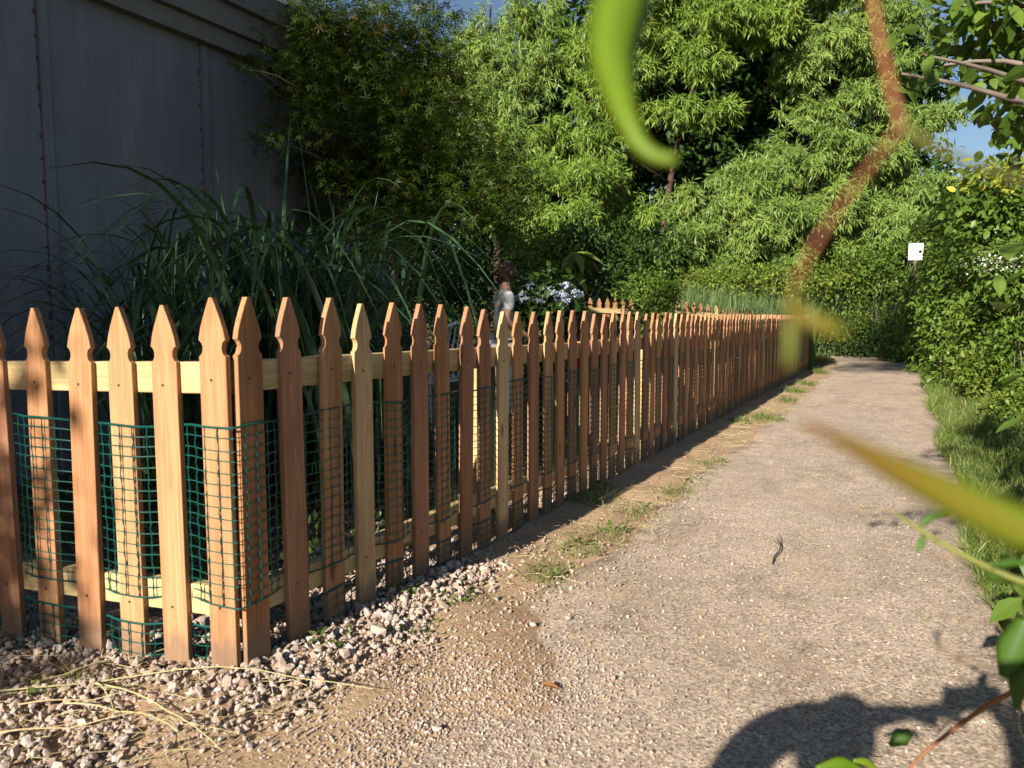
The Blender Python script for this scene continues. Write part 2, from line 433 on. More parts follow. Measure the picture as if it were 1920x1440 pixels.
# ------------------------------------------------------------------ ground
def make_ground():
    xs = np.unique(np.concatenate([np.linspace(-300, -12, 14), np.linspace(-12, -2, 26), np.arange(-2, 3.2, 0.06), np.linspace(3.2, 14, 26), np.linspace(14, 300, 14)]).round(4))
    ys = np.unique(np.concatenate([np.linspace(-200, -8, 10), np.linspace(-8, -2, 16), np.arange(-2, 7, 0.07), np.linspace(7, 40, 66), np.linspace(40, 400, 18)]).round(4))
    X, Y = np.meshgrid(xs, ys, indexing='ij')
    Z = gz(X, Y) + 0.012*np.sin(X*9.1+Y*4.3)*np.sin(Y*7.7-X*3.1)*(np.abs(X) < 3)*(X < 0.45) - 0.02*smooth((X-0.35)/0.25)*smooth((2.2-X)/0.15)*np.maximum(smooth((Y-0.75)/0.5), smooth((X-1.0)/0.2))
    XE = 0.66+0.13*np.sin(Y*3.7+0.6)+0.07*np.sin(Y*9.3+X*6)+0.03*np.sin(X*21-Y*14)
    Z += np.where(X > 0.3, (0.014*np.tanh((XE-X)/0.10) + 0.004)*(1-smooth((Y-0.75)/0.5))*(1-smooth((X-1.0)/0.2)), 0)
    Z -= 0.6*smooth((np.hypot(X, Y)-120)/200)
    V = np.stack([X, Y, Z], -1).reshape(-1, 3)
    nx, ny = len(xs), len(ys)
    i = np.arange(nx-1)[:, None]*ny; j = np.arange(ny-1)[None, :]
    F = np.stack([i+j, i+ny+j, i+ny+j+1, i+j+1], -1).reshape(-1, 4)
    m, nt, b, out = new_mat('soil')
    tc = nd(nt, 'ShaderNodeTexCoord'); P = tc.outputs['Object']
    n1 = noise(nt, P, 2.2, 5, 0.6); n2 = noise(nt, P, 55.0, 6, 0.7); n3 = noise(nt, P, 0.6, 3)
    dirt = ramp(nt, n1.outputs[0], [(0.30, (0.36, 0.235, 0.14)), (0.52, (0.47, 0.325, 0.20)), (0.72, (0.54, 0.395, 0.255))])
    fine = ramp(nt, n2.outputs[0], [(0.28, (0.45, 0.43, 0.41)), (0.5, (0.95, 0.95, 0.95)), (0.75, (1.25, 1.23, 1.2))])
    c = mixc(nt, 0.85, dirt.outputs[0], fine.outputs[0], 'MULTIPLY')
    # garden bed behind the fence and the verge are darker humus
    sx = nd(nt, 'ShaderNodeSeparateXYZ'); nt.links.new(P, sx.inputs[0])
    def rng_node(src, a, b_):
        r = nd(nt, 'ShaderNodeMapRange'); r.inputs[1].default_value = a; r.inputs[2].default_value = b_; nt.links.new(src, r.inputs[0]); return r.outputs[0]
    bed = rng_node(sx.outputs[0], -0.25, -0.55)
    bedy = rng_node(sx.outputs[1], 0.1, 0.5)
    mm = nd(nt, 'ShaderNodeMath', operation='MULTIPLY'); nt.links.new(bed, mm.inputs[0]); nt.links.new(bedy, mm.inputs[1])
    humus = ramp(nt, n1.outputs[0], [(0.3, (0.055, 0.042, 0.028)), (0.7, (0.12, 0.095, 0.06))])
    c = mixc(nt, mm.outputs[0], c, humus.outputs[0])
    vg = rng_node(sx.outputs[0], 1.95, 2.1)
    turf = ramp(nt, n1.outputs[0], [(0.3, (0.07, 0.075, 0.025)), (0.7, (0.14, 0.12, 0.055))])
    c = mixc(nt, vg, c, turf.outputs[0])
    far = rng_node(sx.outputs[1], 15.5, 17)
    c = mixc(nt, far, c, turf.outputs[0])
    nt.links.new(c, b.inputs['Base Color']); b.inputs['Roughness'].default_value = 0.95; b.inputs['Specular IOR Level'].default_value = 0.15
    bump(nt, b, n2.outputs[0], 0.7, 0.012)
    o = MB().add(V, F).build('ground', m, smooth_shade=True)
    tag(o, 'tan dirt and dark garden soil on both sides of the path', kind='structure')
make_ground()

PATH_C = [(1.24, -6), (1.24, 0), (1.25, 8), (1.24, 14), (1.1, 17), (0.7, 20), (-0.2, 23.5), (-2.0, 27), (-6, 30)]
def make_path():
    c = np.array(PATH_C, float)
    tt = np.linspace(0, len(c)-1, 420)
    cx = np.interp(tt, np.arange(len(c)), c[:, 0]); cy = np.interp(tt, np.arange(len(c)), c[:, 1])
    ker = np.ones(15)/15
    cx2 = np.convolve(np.pad(cx, 7, 'edge'), ker, 'valid')
    # even spacing along the near part
    ys = np.concatenate([np.arange(-6, 12, 0.05), np.arange(12, 24, 0.25), [26, 28, 30]])
    X0 = np.interp(ys, cy, cx2)
    dX = np.gradient(X0, ys); nx = 1/np.sqrt(1+dX**2); ny = -dX*nx
    wob = 0.03*np.sin(ys*2.3)+0.02*np.sin(ys*5.9+1)+rng.normal(0, 0.009, len(ys))
    wob2 = 0.025*np.sin(ys*1.9+2)+0.02*np.sin(ys*4.7)+rng.normal(0, 0.009, len(ys))
    offs = np.linspace(-1, 1, 13)
    rows = []
    for k, o in enumerate(offs):
        h = 0.73 + (wob if o < 0 else wob2)*abs(o)
        xx = X0 + nx*o*h; yy = ys + ny*o*h
        zz = gz(X0, ys) + 0.008 - 0.004*o*o + 0.003*np.sin(xx*3+yy*1.7)
        rows.append(np.stack([xx, yy, zz], 1))
    top = np.array(rows)
    lo0 = top[0].copy(); lo0[:, 2] -= 0.09; lo1 = top[-1].copy(); lo1[:, 2] -= 0.09
    allr = np.concatenate([lo0[None], top, lo1[None]])
    a, b_ = allr.shape[:2]
    i = np.arange(a-1)[:, None]*b_; j = np.arange(b_-1)[None, :]
    F = np.stack([i+j, i+b_+j, i+b_+j+1, i+j+1], -1).reshape(-1, 4)
    m, nt, b, out = new_mat('weathered_concrete')
    tc = nd(nt, 'ShaderNodeTexCoord'); P = tc.outputs['Object']
    big = noise(nt, P, 1.3, 5, 0.6, 0.4); med = noise(nt, P, 9.0, 5, 0.65); fine = noise(nt, P, 95.0, 5, 0.75)
    base = ramp(nt, big.outputs[0], [(0.28, (0.49, 0.395, 0.31)), (0.5, (0.56, 0.455, 0.36)), (0.72, (0.62, 0.51, 0.41))])
    mr = ramp(nt, med.outputs[0], [(0.3, (0.80, 0.79, 0.78)), (0.65, (1.08, 1.07, 1.05))])
    c = mixc(nt, 0.9, base.outputs[0], mr.outputs[0], 'MULTIPLY')
    fr = ramp(nt, fine.outputs[0], [(0.36, (0.42, 0.40, 0.38)), (0.5, (0.98, 0.98, 0.98)), (0.64, (1.30, 1.27, 1.23))])
    c = mixc(nt, 0.9, c, fr.outputs[0], 'MULTIPLY')
    v2 = nd(nt, 'ShaderNodeTexVoronoi'); v2.inputs['Scale'].default_value = 150.0; nt.links.new(P, v2.inputs['Vector'])
    s2 = nd(nt, 'ShaderNodeSeparateColor'); nt.links.new(v2.outputs['Color'], s2.inputs[0])
    r2 = ramp(nt, s2.outputs[0], [(0.0, (0.50, 0.47, 0.45)), (0.35, (0.90, 0.88, 0.87)), (0.75, (1.05, 1.05, 1.03)), (1.0, (1.45, 1.42, 1.38))])
    c = mixc(nt, 0.9, c, r2.outputs[0], 'MULTIPLY')
    # exposed pale aggregate
    vo = nd(nt, 'ShaderNodeTexVoronoi'); vo.inputs['Scale'].default_value = 55.0; nt.links.new(P, vo.inputs['Vector'])
    sc = nd(nt, 'ShaderNodeSeparateColor'); nt.links.new(vo.outputs['Color'], sc.inputs[0])
    g1 = nd(nt, 'ShaderNodeMath', operation='GREATER_THAN'); g1.inputs[1].default_value = 0.78; nt.links.new(sc.outputs[0], g1.inputs[0])
    d1 = ramp(nt, vo.outputs['Distance'], [(0.16, (1, 1, 1)), (0.30, (0, 0, 0))])
    mu = nd(nt, 'ShaderNodeMath', operation='MULTIPLY'); nt.links.new(g1.outputs[0], mu.inputs[0]); nt.links.new(d1.outputs[0], mu.inputs[1])
    mu2 = nd(nt, 'ShaderNodeMath', operation='MULTIPLY'); nt.links.new(mu.outputs[0], mu2.inputs[0]); mu2.inputs[1].default_value = 0.55
    c = mixc(nt, mu2.outputs[0], c, (0.55, 0.48, 0.42))
    # washed-on clay along the edge and in patches
    cl = noise(nt, P, 2.6, 4, 0.6, 0.8); clr = ramp(nt, cl.outputs[0], [(0.56, (0, 0, 0)), (0.70, (0.75, 0.75, 0.75))])
    c = mixc(nt, clr.outputs[0], c, (0.50, 0.37, 0.24))
    # dark weathering
    dk = noise(nt, mapping(nt, P, (1, 0.5, 1)).outputs[0], 3.4, 6, 0.7); dkr = ramp(nt, dk.outputs[0], [(0.30, (0.66, 0.64, 0.64)), (0.50, (1, 1, 1))])
    c = mixc(nt, 0.8, c, dkr.outputs[0], 'MULTIPLY')
    nt.links.new(c, b.inputs['Base Color']); b.inputs['Roughness'].default_value = 0.92; b.inputs['Specular IOR Level'].default_value = 0.2
    hs = nd(nt, 'ShaderNodeMath', operation='ADD'); nt.links.new(fine.outputs[0], hs.inputs[0]); nt.links.new(mu.outputs[0], hs.inputs[1])
    bump(nt, b, hs.outputs[0], 0.85, 0.007)
    o = MB().add(allr.reshape(-1, 3), F).build('path', m, smooth_shade=True)
    tag(o, 'narrow weathered concrete path beside the picket fence', kind='structure')
make_path()

# ------------------------------------------------------------------ house
def make_house():
    h = empty('house', (-3.2, 1.4, 0))
    m, nt, b, out = new_mat('painted_siding')
    tc = nd(nt, 'ShaderNodeTexCoord'); P = tc.outputs['Object']
    n1 = noise(nt, mapping(nt, P, (1, 1, 0.35)).outputs[0], 2.2, 5, 0.65); n2 = noise(nt, P, 90, 4, 0.6)
    r = ramp(nt, n1.outputs[0], [(0.3, (0.150, 0.160, 0.178)), (0.7, (0.218, 0.226, 0.246))])
    st = noise(nt, mapping(nt, P, (6, 6, 0.25)).outputs[0], 2.0, 5, 0.7); sr = ramp(nt, st.outputs[0], [(0.34, (0.66, 0.65, 0.64)), (0.55, (1, 1, 1)), (0.8, (1.12, 1.12, 1.12))])
    wc = mixc(nt, 0.5, r.outputs[0], sr.outputs[0], 'MULTIPLY')
    nt.links.new(wc, b.inputs['Base Color']); b.inputs['Roughness'].default_value = 0.8
    bump(nt, b, n2.outputs[0], 0.35, 0.004)
    trim = plain('painted_trim', (0.17, 0.16, 0.155), 0.7, 0, 0.3, 60, 0.12)
    cream = plain('cream_siding', (0.62, 0.56, 0.46), 0.8, 0, 0.2, 30, 0.08)
    white = plain('white_metal_edge', (0.78, 0.80, 0.84), 0.45, 0.0)
    shingle = plain('roof_shingle', (0.13, 0.115, 0.10), 0.95, 0, 0.2, 25, 0.35)
    dark = plain('nail_rust', (0.06, 0.05, 0.045), 0.8)
    Y0, Y1, ZT = -7.05, 5.3, 3.10
    ys = 1.44 + 1.22*np.arange(-7, 5)
    ys = ys[(ys > Y0-1.3) & (ys < Y1+0.01)]
    edges = np.concatenate([[Y0], ys[(ys > Y0+0.1) & (ys < Y1-0.1)], [Y1]])
    for a, c in zip(edges[:-1], edges[1:]):
        mb = MB()
        mb.box((-3.26, (a+c)/2, (ZT-0.1)/2), (0.12, (c-a)-0.006, ZT+0.1))
        child_world(mb.build('wall_panel', m), h)
    for e in edges[1:-1]:
        mb = MB(); mb.box((-3.192, e+0.035, ZT/2), (0.016, 0.055, ZT-0.02))
        child_world(mb.build('batten', m), h)
        mb = MB()
        for z in np.arange(0.15, ZT, 0.145):
            zz = z + rng.uniform(-0.03, 0.03)
            mb.box((-3.1985, e-0.012+rng.uniform(-0.006, 0.006), zz), (0.005, rng.uniform(0.008, 0.014), rng.uniform(0.01, 0.035)))
        tag(child_world(mb.build('nail_row', dark), h), kind='stuff')
    # backing, end wall and roof
    mb = MB(); mb.box((-5.6, (Y0+Y1)/2, 1.5), (4.52, Y1-Y0-0.1, 3.2)); child_world(mb.build('wall', cream), h)
    for (z0, z1, xo) in ((3.10, 3.235, 0.05), (3.24, 3.42, 0.10), (3.425, 3.60, 0.15)):
        mb = MB(); mb.box((-3.3+xo/2+0.03, (Y0+Y1)/2, (z0+z1)/2), (0.2+xo, Y1-Y0+0.5, z1-z0)); child_world(mb.build('fascia_board', trim), h)
    mb = MB(); mb.box((-3.085, (Y0+Y1)/2, 3.69), (0.14, Y1-Y0+0.56, 0.17)); child_world(mb.build('gutter', white), h)
    mb = MB()
    V = np.array([[-3.16, Y0-0.3, 3.74], [-3.16, Y1+0.3, 3.74], [-5.6, Y1+0.3, 4.05], [-5.6, Y0-0.3, 4.05], [-3.1, Y0-0.3, 3.62], [-3.1, Y1+0.3, 3.62], [-5.6, Y1+0.3, 3.62], [-5.6, Y0-0.3, 3.62]])
    mb.add(V, [np.array([[0,1,2,3],[4,7,6,5],[0,4,5,1],[1,5,6,2],[2,6,7,3],[3,7,4,0]])]); child_world(mb.build('roof', shingle), h)
    # set-back upper storey with a gable
    mb = MB()
    x0, x1, ya, yb = -9.0, -4.9, -1.5, 5.2
    mb.box(((x0+x1)/2, (ya+yb)/2, 4.6), (x1-x0, yb-ya, 2.6)); child_world(mb.build('upper_wall', cream), h)
    mb = MB()
    V = np.array([[x1+0.4, ya-0.4, 5.85], [x1+0.4, yb+0.4, 5.85], [-6.95, yb+0.4, 7.2], [-6.95, ya-0.4, 7.2], [x0-0.4, yb+0.4, 5.85], [x0-0.4, ya-0.4, 5.85]])
    V2 = V + np.array([0, 0, 0.14]); V = np.concatenate([V, V2])
    mb.add(V, [np.array([[0,3,2,1],[3,5,4,2],[6,7,8,9],[9,8,10,11],[0,1,7,6],[1,2,8,7],[2,4,10,8],[4,5,11,10],[5,3,9,11],[3,0,6,9]])])
    child_world(mb.build('upper_roof', shingle), h)
    tag(h, 'grey panelled house side wall in deep shade behind the tall grass', 'house')
make_house()

# ------------------------------------------------------------------ fence
PW, PT, PH, STEP = 0.089, 0.018, 1.065, 0.166
def picket_mesh():
    hw = PW/2
    right = [(hw, 0.0), (hw, PH-0.160)]
    for k in range(1, 7):                                          # cut-out below the head
        a = -math.pi/2 + math.pi*k/7
        right.append((hw - 0.0125*math.cos(a), PH-0.138 + 0.021*math.sin(a)))
    right += [(hw, PH-0.115)]
    for t in (0.25, 0.5, 0.75):
        right.append((hw*(1-t**1.35) + 0.006*t**1.35, PH-0.115+0.112*t))
    right.append((0.0055, PH))
    poly = np.array(right + [(-x, z) for x, z in right[::-1]])
    n = len(poly)
    V0 = np.stack([poly[:, 0], np.zeros(n), poly[:, 1]], 1)
    # front face inset for a soft edge
    cen = poly.copy(); cen[:, 0] = 0
    ins = poly - np.stack([np.sign(poly[:, 0])*0.0012, np.where(poly[:, 1] > 0.5, 0.0006, -0.0006)], 1)
    V1 = np.stack([poly[:, 0], np.full(n, PT-0.0012), poly[:, 1]], 1)
    V2 = np.stack([ins[:, 0], np.full(n, PT), ins[:, 1]], 1)
    mb = MB()
    V = np.concatenate([V0, V1, V2]); j = np.arange(n); k = (j+1) % n
    side = np.stack([j, k, k+n, j+n], 1); bev = np.stack([j+n, k+n, k+2*n, j+2*n], 1)
    half = n//2
    def strip(o, flip):
        F = []
        for i in range(half-1):
            q = [o+i, o+i+1, o+n-2-i, o+n-1-i]
            F.append(q[::-1] if flip else q)
        return np.array(F)
    mb.add(V, [side, bev, strip(2*n, False), strip(0, True)])
    for z in (0.195, 0.84):                                        # a nail into each rail
        for dx in (0.006,):
            mb.box((dx, PT+0.0004, z), (0.007, 0.0016, 0.007), mat=1)
    return mb
_proto = None
picket_me = {}
def picket_data(key):
    if key not in picket_me:
        o = picket_mesh().build('picket', [M[key], M['nail']])
        picket_me[key] = o.data
        bpy.data.objects.remove(o)
    return picket_me[key]

def fence_run(name, label, origin, d, n, count, colors, posts, rails=True, base=None, s0=0.05, rail_end=0.0):
    """d = direction of the run, n = side the pickets are nailed on"""
    f = empty(name, origin, math.atan2(d[1], d[0]))
    flip = (d[0]*n[1]-d[1]*n[0]) < 0                               # local +Y is the left of d
    sg = -1.0 if flip else 1.0
    hx = lambda s: float(gz(origin[0]+d[0]*s, origin[1]+d[1]*s)) if base is None else base(s)
    for k in range(count):
        s = s0 + STEP*k
        o = bpy.data.objects.new('picket', picket_data(colors[k % len(colors)] if k < len(colors) else random.choice(['w_orange', 'w_red', 'w_tan', 'w_red', 'w_orange', 'w_pale', 'w_red'])))
        col.objects.link(o); o.parent = f
        o.location = (s + rng.normal(0, 0.003), 0, hx(s) - 0.006 + rng.normal(0, 0.005))
        if k == 0: o.location = (s, 0, hx(s)-0.006)
        o.rotation_euler = (rng.normal(0, 0.005), rng.normal(0, 0.009) if k else 0, (math.pi if flip else 0) + (rng.normal(0, 0.02) if k else 0))
    L = s0 + STEP*count + rail_end
    nseg = max(1, int(round(L/2.44)))
    cuts = np.linspace(0.012, L-0.04, nseg+1)
    for a, b in zip(cuts[:-1], cuts[1:]):
        for z in (0.195, 0.84):
            mb = MB(); ln = b-a-0.003
            mb.box((0, 0, 0), (ln, 0.038, 0.089))
            o = mb.build('rail', M['rail'], f)
            za, zb = hx(a)+z, hx(b)+z
            o.location = ((a+b)/2, sg*-0.0195, (za+zb)/2 + rng.normal(0, 0.002)); o.rotation_euler = (0, -math.atan2(zb-za, b-a), 0)
            bv = o.modifiers.new('soft_edge', 'BEVEL'); bv.width = 0.004; bv.segments = 2
    for s in posts:
        mb = MB(); mb.box((0, 0, 0.42), (0.089, 0.089, 0.92))
        o = mb.build('post', M['post'], f); o.location = (s, sg*-0.085, hx(s)-0.06)
        bv = o.modifiers.new('soft_edge', 'BEVEL'); bv.width = 0.004; bv.segments = 2
    tag(f, label, 'fence', 'runs of the picket fence')
    return f
DL = np.array([-0.989, -0.146]); DL = DL/np.linalg.norm(DL)
NL = np.array([-DL[1], DL[0]])                                     # towards the camera
if NL[1] > 0: NL = -NL
colsR = ['w_orange','w_red','w_tan','w_pale','w_orange','w_red','w_orange','w_red','w_red','w_pale','w_orange','w_red','w_tan','w_orange','w_red','w_orange','w_red','w_red','w_tan','w_red','w_orange','w_pale','w_red','w_orange']
colsL = ['w_orange','w_orange','w_tan','w_orange','w_orange','w_red','w_orange','w_tan']
NRUN = 90
fence_run('picket_fence', 'long run of wooden picket fence beside the concrete path', (0, 0, 0), (0, 1), (1, 0), NRUN, colsR, 1.53+2.44*np.arange(6))
fence_run('picket_fence', 'short sunlit run of picket fence left of the corner', (0.0, 0.0, 0), DL, NL, 9, colsL, [1.45], s0=0.045)
DB = np.array([-0.717, -0.697]); NB = np.array([-DB[1], DB[0]]); NB = NB if NB[1] > 0 else -NB
fence_run('picket_fence', 'far run of picket fence at the back of the garden, rails facing the viewer', (-0.03, 14.98, 0), DB, NB, 30, [], [0.6, 3.0, 4.95], s0=0.05)

# ------------------------------------------------------------------ plastic netting woven through the pickets
def netting(name, label, z0, z1, rows, cellw=0.0445, behind=False):
    LL, LR = 1.45, STEP*NRUN-0.02
    def woff(s, s0):
        c = np.cos(math.pi*(s-s0)/STEP)
        return 0.0085 + 0.0145*np.tanh(1.2*c)/math.tanh(1.2)
    # points along the line, left leg first, then round the corner, then the long leg
    sl = np.arange(LL, 0.03, -cellw/4); sr = np.arange(0.035, LR, cellw/4)
    far = sr > 7.5
    pts = []
    ol = woff(sl, 0.045)
    if behind: ol = ol*smooth((sl-0.10)/0.06) - 0.004*(1-smooth((sl-0.10)/0.06))
    pl = DL[None, :]*sl[:, None] + NL[None, :]*ol[:, None]
    orr = woff(sr, 0.05)
    if behind: orr = orr*smooth((sr-0.10)/0.06) - 0.004*(1-smooth((sr-0.10)/0.06))
    pr = np.stack([orr, sr], 1)
    crn = np.array([[0.012, -0.023], [0.020, -0.019], [0.0235, -0.006]]) if not behind else np.array([[-0.012, 0.012], [-0.008, 0.018], [-0.005, 0.026]])
    line = np.concatenate([pl, crn, pr])
    seg = np.concatenate([[0], np.cumsum(np.linalg.norm(np.diff(line, axis=0), axis=1))])
    sag = 0.006*np.sin(seg*4.1)+0.004*np.sin(seg*9.7+1)+0.003*np.sin(seg*23.3+2)
    mb = MB(); eb = MB()
    zs = np.linspace(z0, z1, rows+1)
    gzl = np.array([float(gz(x, y)) for x, y in line])
    th = 0.0017
    for i, z in enumerate(zs):
        w = i in (0, rows)
        zz = z + sag*(1.0 if i == rows else 0.8) + 0.0015*rng.normal() + 0.2*gzl + 0.0022*np.sin(seg*rng.uniform(6, 14)+rng.uniform(0, 6))
        P3 = np.column_stack([line, zz])
        (eb if w else mb).tube(P3, 0.0036 if (w and i == rows) else (0.0028 if w else th), 3 if not w else 4)
    at = np.arange(cellw*0.5, seg[-1], cellw); at = at + rng.normal(0, 0.0018, len(at))
    ix = np.interp(at, seg, line[:, 0]); iy = np.interp(at, seg, line[:, 1]); ig = np.interp(at, seg, sag); gg = np.interp(at, seg, gzl)
    for x, y, s, g in zip(ix, iy, ig, gg):
        wob = rng.normal(0, 0.0012, rows*2+1)
        zz = np.linspace(z0, z1, rows*2+1) + s*0.85 + 0.2*g
        rad = np.where(np.arange(rows*2+1) % 2 == 0, th*1.7, th*0.85)
        mb.tube(np.column_stack([np.full(rows*2+1, x)+wob*0.3, np.full(rows*2+1, y)+wob, zz]), rad, 3)
    t = empty(name, (0, 0, 0))
    mb.build('mesh_grid', M['net'], t); eb.build('edge_band', M['net'], t)
    tag(t, label, 'netting', 'green plastic nettings on the fence')
netting('garden_netting', 'green plastic netting woven between the pickets above the bottom rail', 0.215, 0.725, 16)
netting('garden_netting', 'low strip of green plastic netting beneath the bottom rail, down to the gravel', 0.012, 0.135, 4, behind=True)

# ------------------------------------------------------------------ trees
def limb(mb, a, b, r0, r1, sag=0.0, n=7, wob=0.06, seed=0):
    a = np.asarray(a, float); b = np.asarray(b, float)
    t = np.linspace(0, 1, n)[:, None]
    L = np.linalg.norm(b-a)
    p = a + (b-a)*t
    p = p + np.sin(t*math.pi)*(rng.normal(0, wob, 3)*L + np.array([0, 0, -sag*L]))
    mb.tube(p, np.linspace(r0, r1, n), 6)

def tree(name, label, base, top, r0, pads, leafmat, bark, kind='feathery', dens=1.0, leaf=0.10, group=None, fork=None, tint0=0.0, twigs=True, width=0.125, per=12):
    """pads: (centre, radii) of each mass of foliage, carried by its own limb"""
    t = empty(name, tuple(base))
    tb = MB(); cb = MB(); lb = MB()
    base = np.asarray(base, float); top = np.asarray(top, float)
    tt = np.linspace(0, 1, 12)
    trunk = base + (top-base)*tt[:, None] + np.sin(tt*math.pi*2)[:, None]*np.array([0.10, 0.07, 0])*r0*5
    trunk[0, 2] -= 0.15
    tb.tube(trunk, r0*(1-0.82*tt)*(1+0.6*np.exp(-tt*14)), 9)
    for c, rad in pads:
        c = np.asarray(c, float); rad = np.asarray(rad, float)
        f = np.clip((c[2]-base[2]-0.25*np.hypot(*(c-base)[:2]))/max(0.1, top[2]-base[2]), 0.12, 0.95)
        st = np.array([np.interp(f, tt, trunk[:, k]) for k in range(3)])
        rr = max(0.014, r0*(1-0.82*f)*0.42)
        limb(lb, st, c + np.array([0, 0, -0.15*rad[2]]), rr, rr*0.25, sag=-0.08)
        for k in range(4 if twigs else 0):
            e = c + ball(1)[0]*rad*0.85
            limb(lb, st + (c-st)*rng.uniform(0.55, 0.9), e, rr*0.35, rr*0.08, n=5, wob=0.08)
        area = rad[0]*rad[2]+rad[1]*rad[2]+rad[0]*rad[1]
        if kind == 'feathery': feathery(cb, c, rad, int(105*area*dens), leaf=leaf, tint0=tint0+rng.normal(0, 0.07), width=width, per=per)
        elif kind == 'maple': leafy(cb, c, rad, int(900*area*dens), leaf=leaf, tmpl=star(5), shell=0.3, down=0.25, tint0=tint0, flat=1.3)
        else: leafy(cb, c, rad, int(700*area*dens), leaf=leaf, tmpl=ovate(0.52) if leaf < 0.12 else kite(width=0.55), shell=0.4, down=0.55, tint0=tint0)
    child_world(tb.build('trunk', bark, smooth_shade=True), t)
    child_world(lb.build('limbs', bark, smooth_shade=True), t)
    tag(child_world(cb.build('crown', leafmat), t), kind='stuff')
    tag(t, label, 'tree', group)
    return t
def pad(px, py, D, rx, ry, deep=0.8):
    k = D/FPX
    return (W(px, py, D), (rx*k, rx*k*deep, ry*k))

def on_ground(px, D):
    p = W(px, 600, D); p[2] = float(gz(p[0], p[1])); return p

# the big feathery tree behind the garden
padsA = [pad(a[0], a[1], a[2]+4.0, a[3]*0.74, a[4]*0.66, 0.75) for a in [
    (1110, 335, 14.5, 95, 48), (1060, 395, 14.2, 75, 48), (1030, 455, 14.6, 70, 42), (1180, 395, 14.8, 60, 40), (1130, 270, 15.5, 60, 45),
    (1010, 330, 15.5, 60, 50), (1040, 250, 16, 60, 50), (1120, 180, 16.4, 70, 55), (1080, 90, 16.8, 80, 60), (1150, 40, 17.2, 80, 60),
    (1230, 90, 17.5, 70, 50), (1180, 130, 16.0, 55, 38), (1310, 110, 15.6, 85, 30), (1350, 30, 16.2, 90, 40), (1260, 200, 16, 55, 30), (1330, 205, 15.8, 60, 26),
    (1440, 40, 16, 85, 45), (1250, -30, 17.5, 150, 60), (1420, -60, 17, 150, 70), ]]
tree('feathery_tree', 'tall feathery-leaved tree with a forked brown trunk behind the garden', on_ground(1190, 21.5), W(1310, 130, 22), 0.17, padsA, M['feather'], M['bark'], dens=2.4, leaf=0.215, group='feathery trees behind the garden')
# the spreading right-hand one
padsB = [pad(a[0], a[1], a[2]+5.5, a[3]*0.76, a[4]*0.66, 0.75) for a in [
    (1310, 385, 14.4, 100, 42), (1420, 330, 14.6, 110, 50), (1520, 275, 15, 110, 48), (1620, 300, 15, 105, 50), (1700, 345, 15.2, 85, 50),
    (1470, 400, 14.2, 110, 48), (1390, 440, 14, 105, 40), (1280, 450, 13.8, 80, 34), (1330, 500, 13.9, 70, 30), (1560, 390, 14.6, 100, 55), (1660, 420, 14.8, 90, 50),
    (1450, 490, 14.3, 80, 32), (1740, 440, 15, 60, 50), (1580, 470, 15, 80, 36),
    (1500, 130, 15.5, 75, 45), (1570, 60, 15.8, 80, 50), (1520, 215, 15.6, 70, 32), (1600, 190, 15.5, 80, 40), (1660, 110, 16, 70, 50), (1680, 30, 16, 80, 55), (1690, 230, 15.5, 70, 35), (1760, 215, 15.5, 60, 28),
    (1560, -30, 16.5, 140, 50), (1500, 350, 18.5, 150, 70), (1680, 400, 18.5, 100, 70)]]
tree('feathery_tree', 'broad feathery-leaved tree arching low over the end of the path', on_ground(1500, 22.5), W(1560, 60, 23), 0.22, padsB, M['feather2'], M['bark'], dens=2.4, leaf=0.215, group='feathery trees behind the garden')
# paler one at the left, its plume against the sky
padsC = [pad(a[0], a[1], a[2]+3.5, a[3]*0.85, a[4]*0.8, 0.7) for a in [
    (890, 70, 18.5, 45, 60), (935, 110, 18, 60, 60), (880, 160, 18, 55, 60), (960, 40, 18.5, 45, 50), (1000, 130, 17.5, 55, 50), (940, 210, 17.5, 65, 55), (1010, 40, 18.5, 50, 55),
    (890, 260, 18, 60, 60), (980, 280, 17, 60, 55), (900, 350, 17.5, 60, 60), (960, 380, 16.5, 60, 50), (850, 310, 18.5, 60, 70)]]
tree('feathery_tree', 'pale feathery tree with a plume-like top between the maple and the tallest tree', on_ground(930, 22), W(920, 10, 22), 0.15, padsC, M['feather2'], M['bark'], dens=2.4, leaf=0.215, group='feathery trees behind the garden', tint0=0.12)

# japanese maple against the house
padsM = [pad(*a) for a in [
    (600, 40, 6.4, 95, 50), (700, 50, 6.6, 100, 50), (560, 130, 6.2, 85, 50), (660, 160, 6.4, 110, 60), (770, 130, 6.8, 80, 65), (600, 220, 6.2, 95, 50), (720, 240, 6.4, 110, 60),
    (810, 220, 6.8, 70, 55), (860, 270, 6.6, 75, 50), (780, 320, 6.4, 95, 55), (900, 340, 6.6, 80, 50), (850, 400, 6.5, 90, 50), (940, 290, 7, 60, 45), (930, 395, 6.8, 70, 40), (760, 410, 6.4, 90, 50),
    (680, 340, 6.6, 100, 60), (600, 310, 6.5, 70, 50), (820, 460, 6.7, 70, 36), (680, 440, 6.8, 90, 50), (560, 430, 6.8, 70, 60), (990, 350, 7.2, 50, 40),
    (500, 260, 5.9, 36, 16), (460, 130, 5.8, 22, 10), (790, 40, 6.9, 70, 55), (830, 120, 7.0, 55, 55), (870, 190, 7.0, 45, 40), (640, 110, 7.0, 130, 80), (740, 190, 7.2, 110, 70), (800, 380, 7.2, 90, 60), (700, 300, 7.2, 110, 70), (840, 320, 7.3, 80, 60)]]
tree('maple_tree', 'small-leaved Japanese maple growing against the shaded house wall', on_ground(760, 7.0), W(700, 120, 6.8), 0.05, padsM, M['maple'], M['bark_grey'], kind='maple', dens=2.7, leaf=0.064)

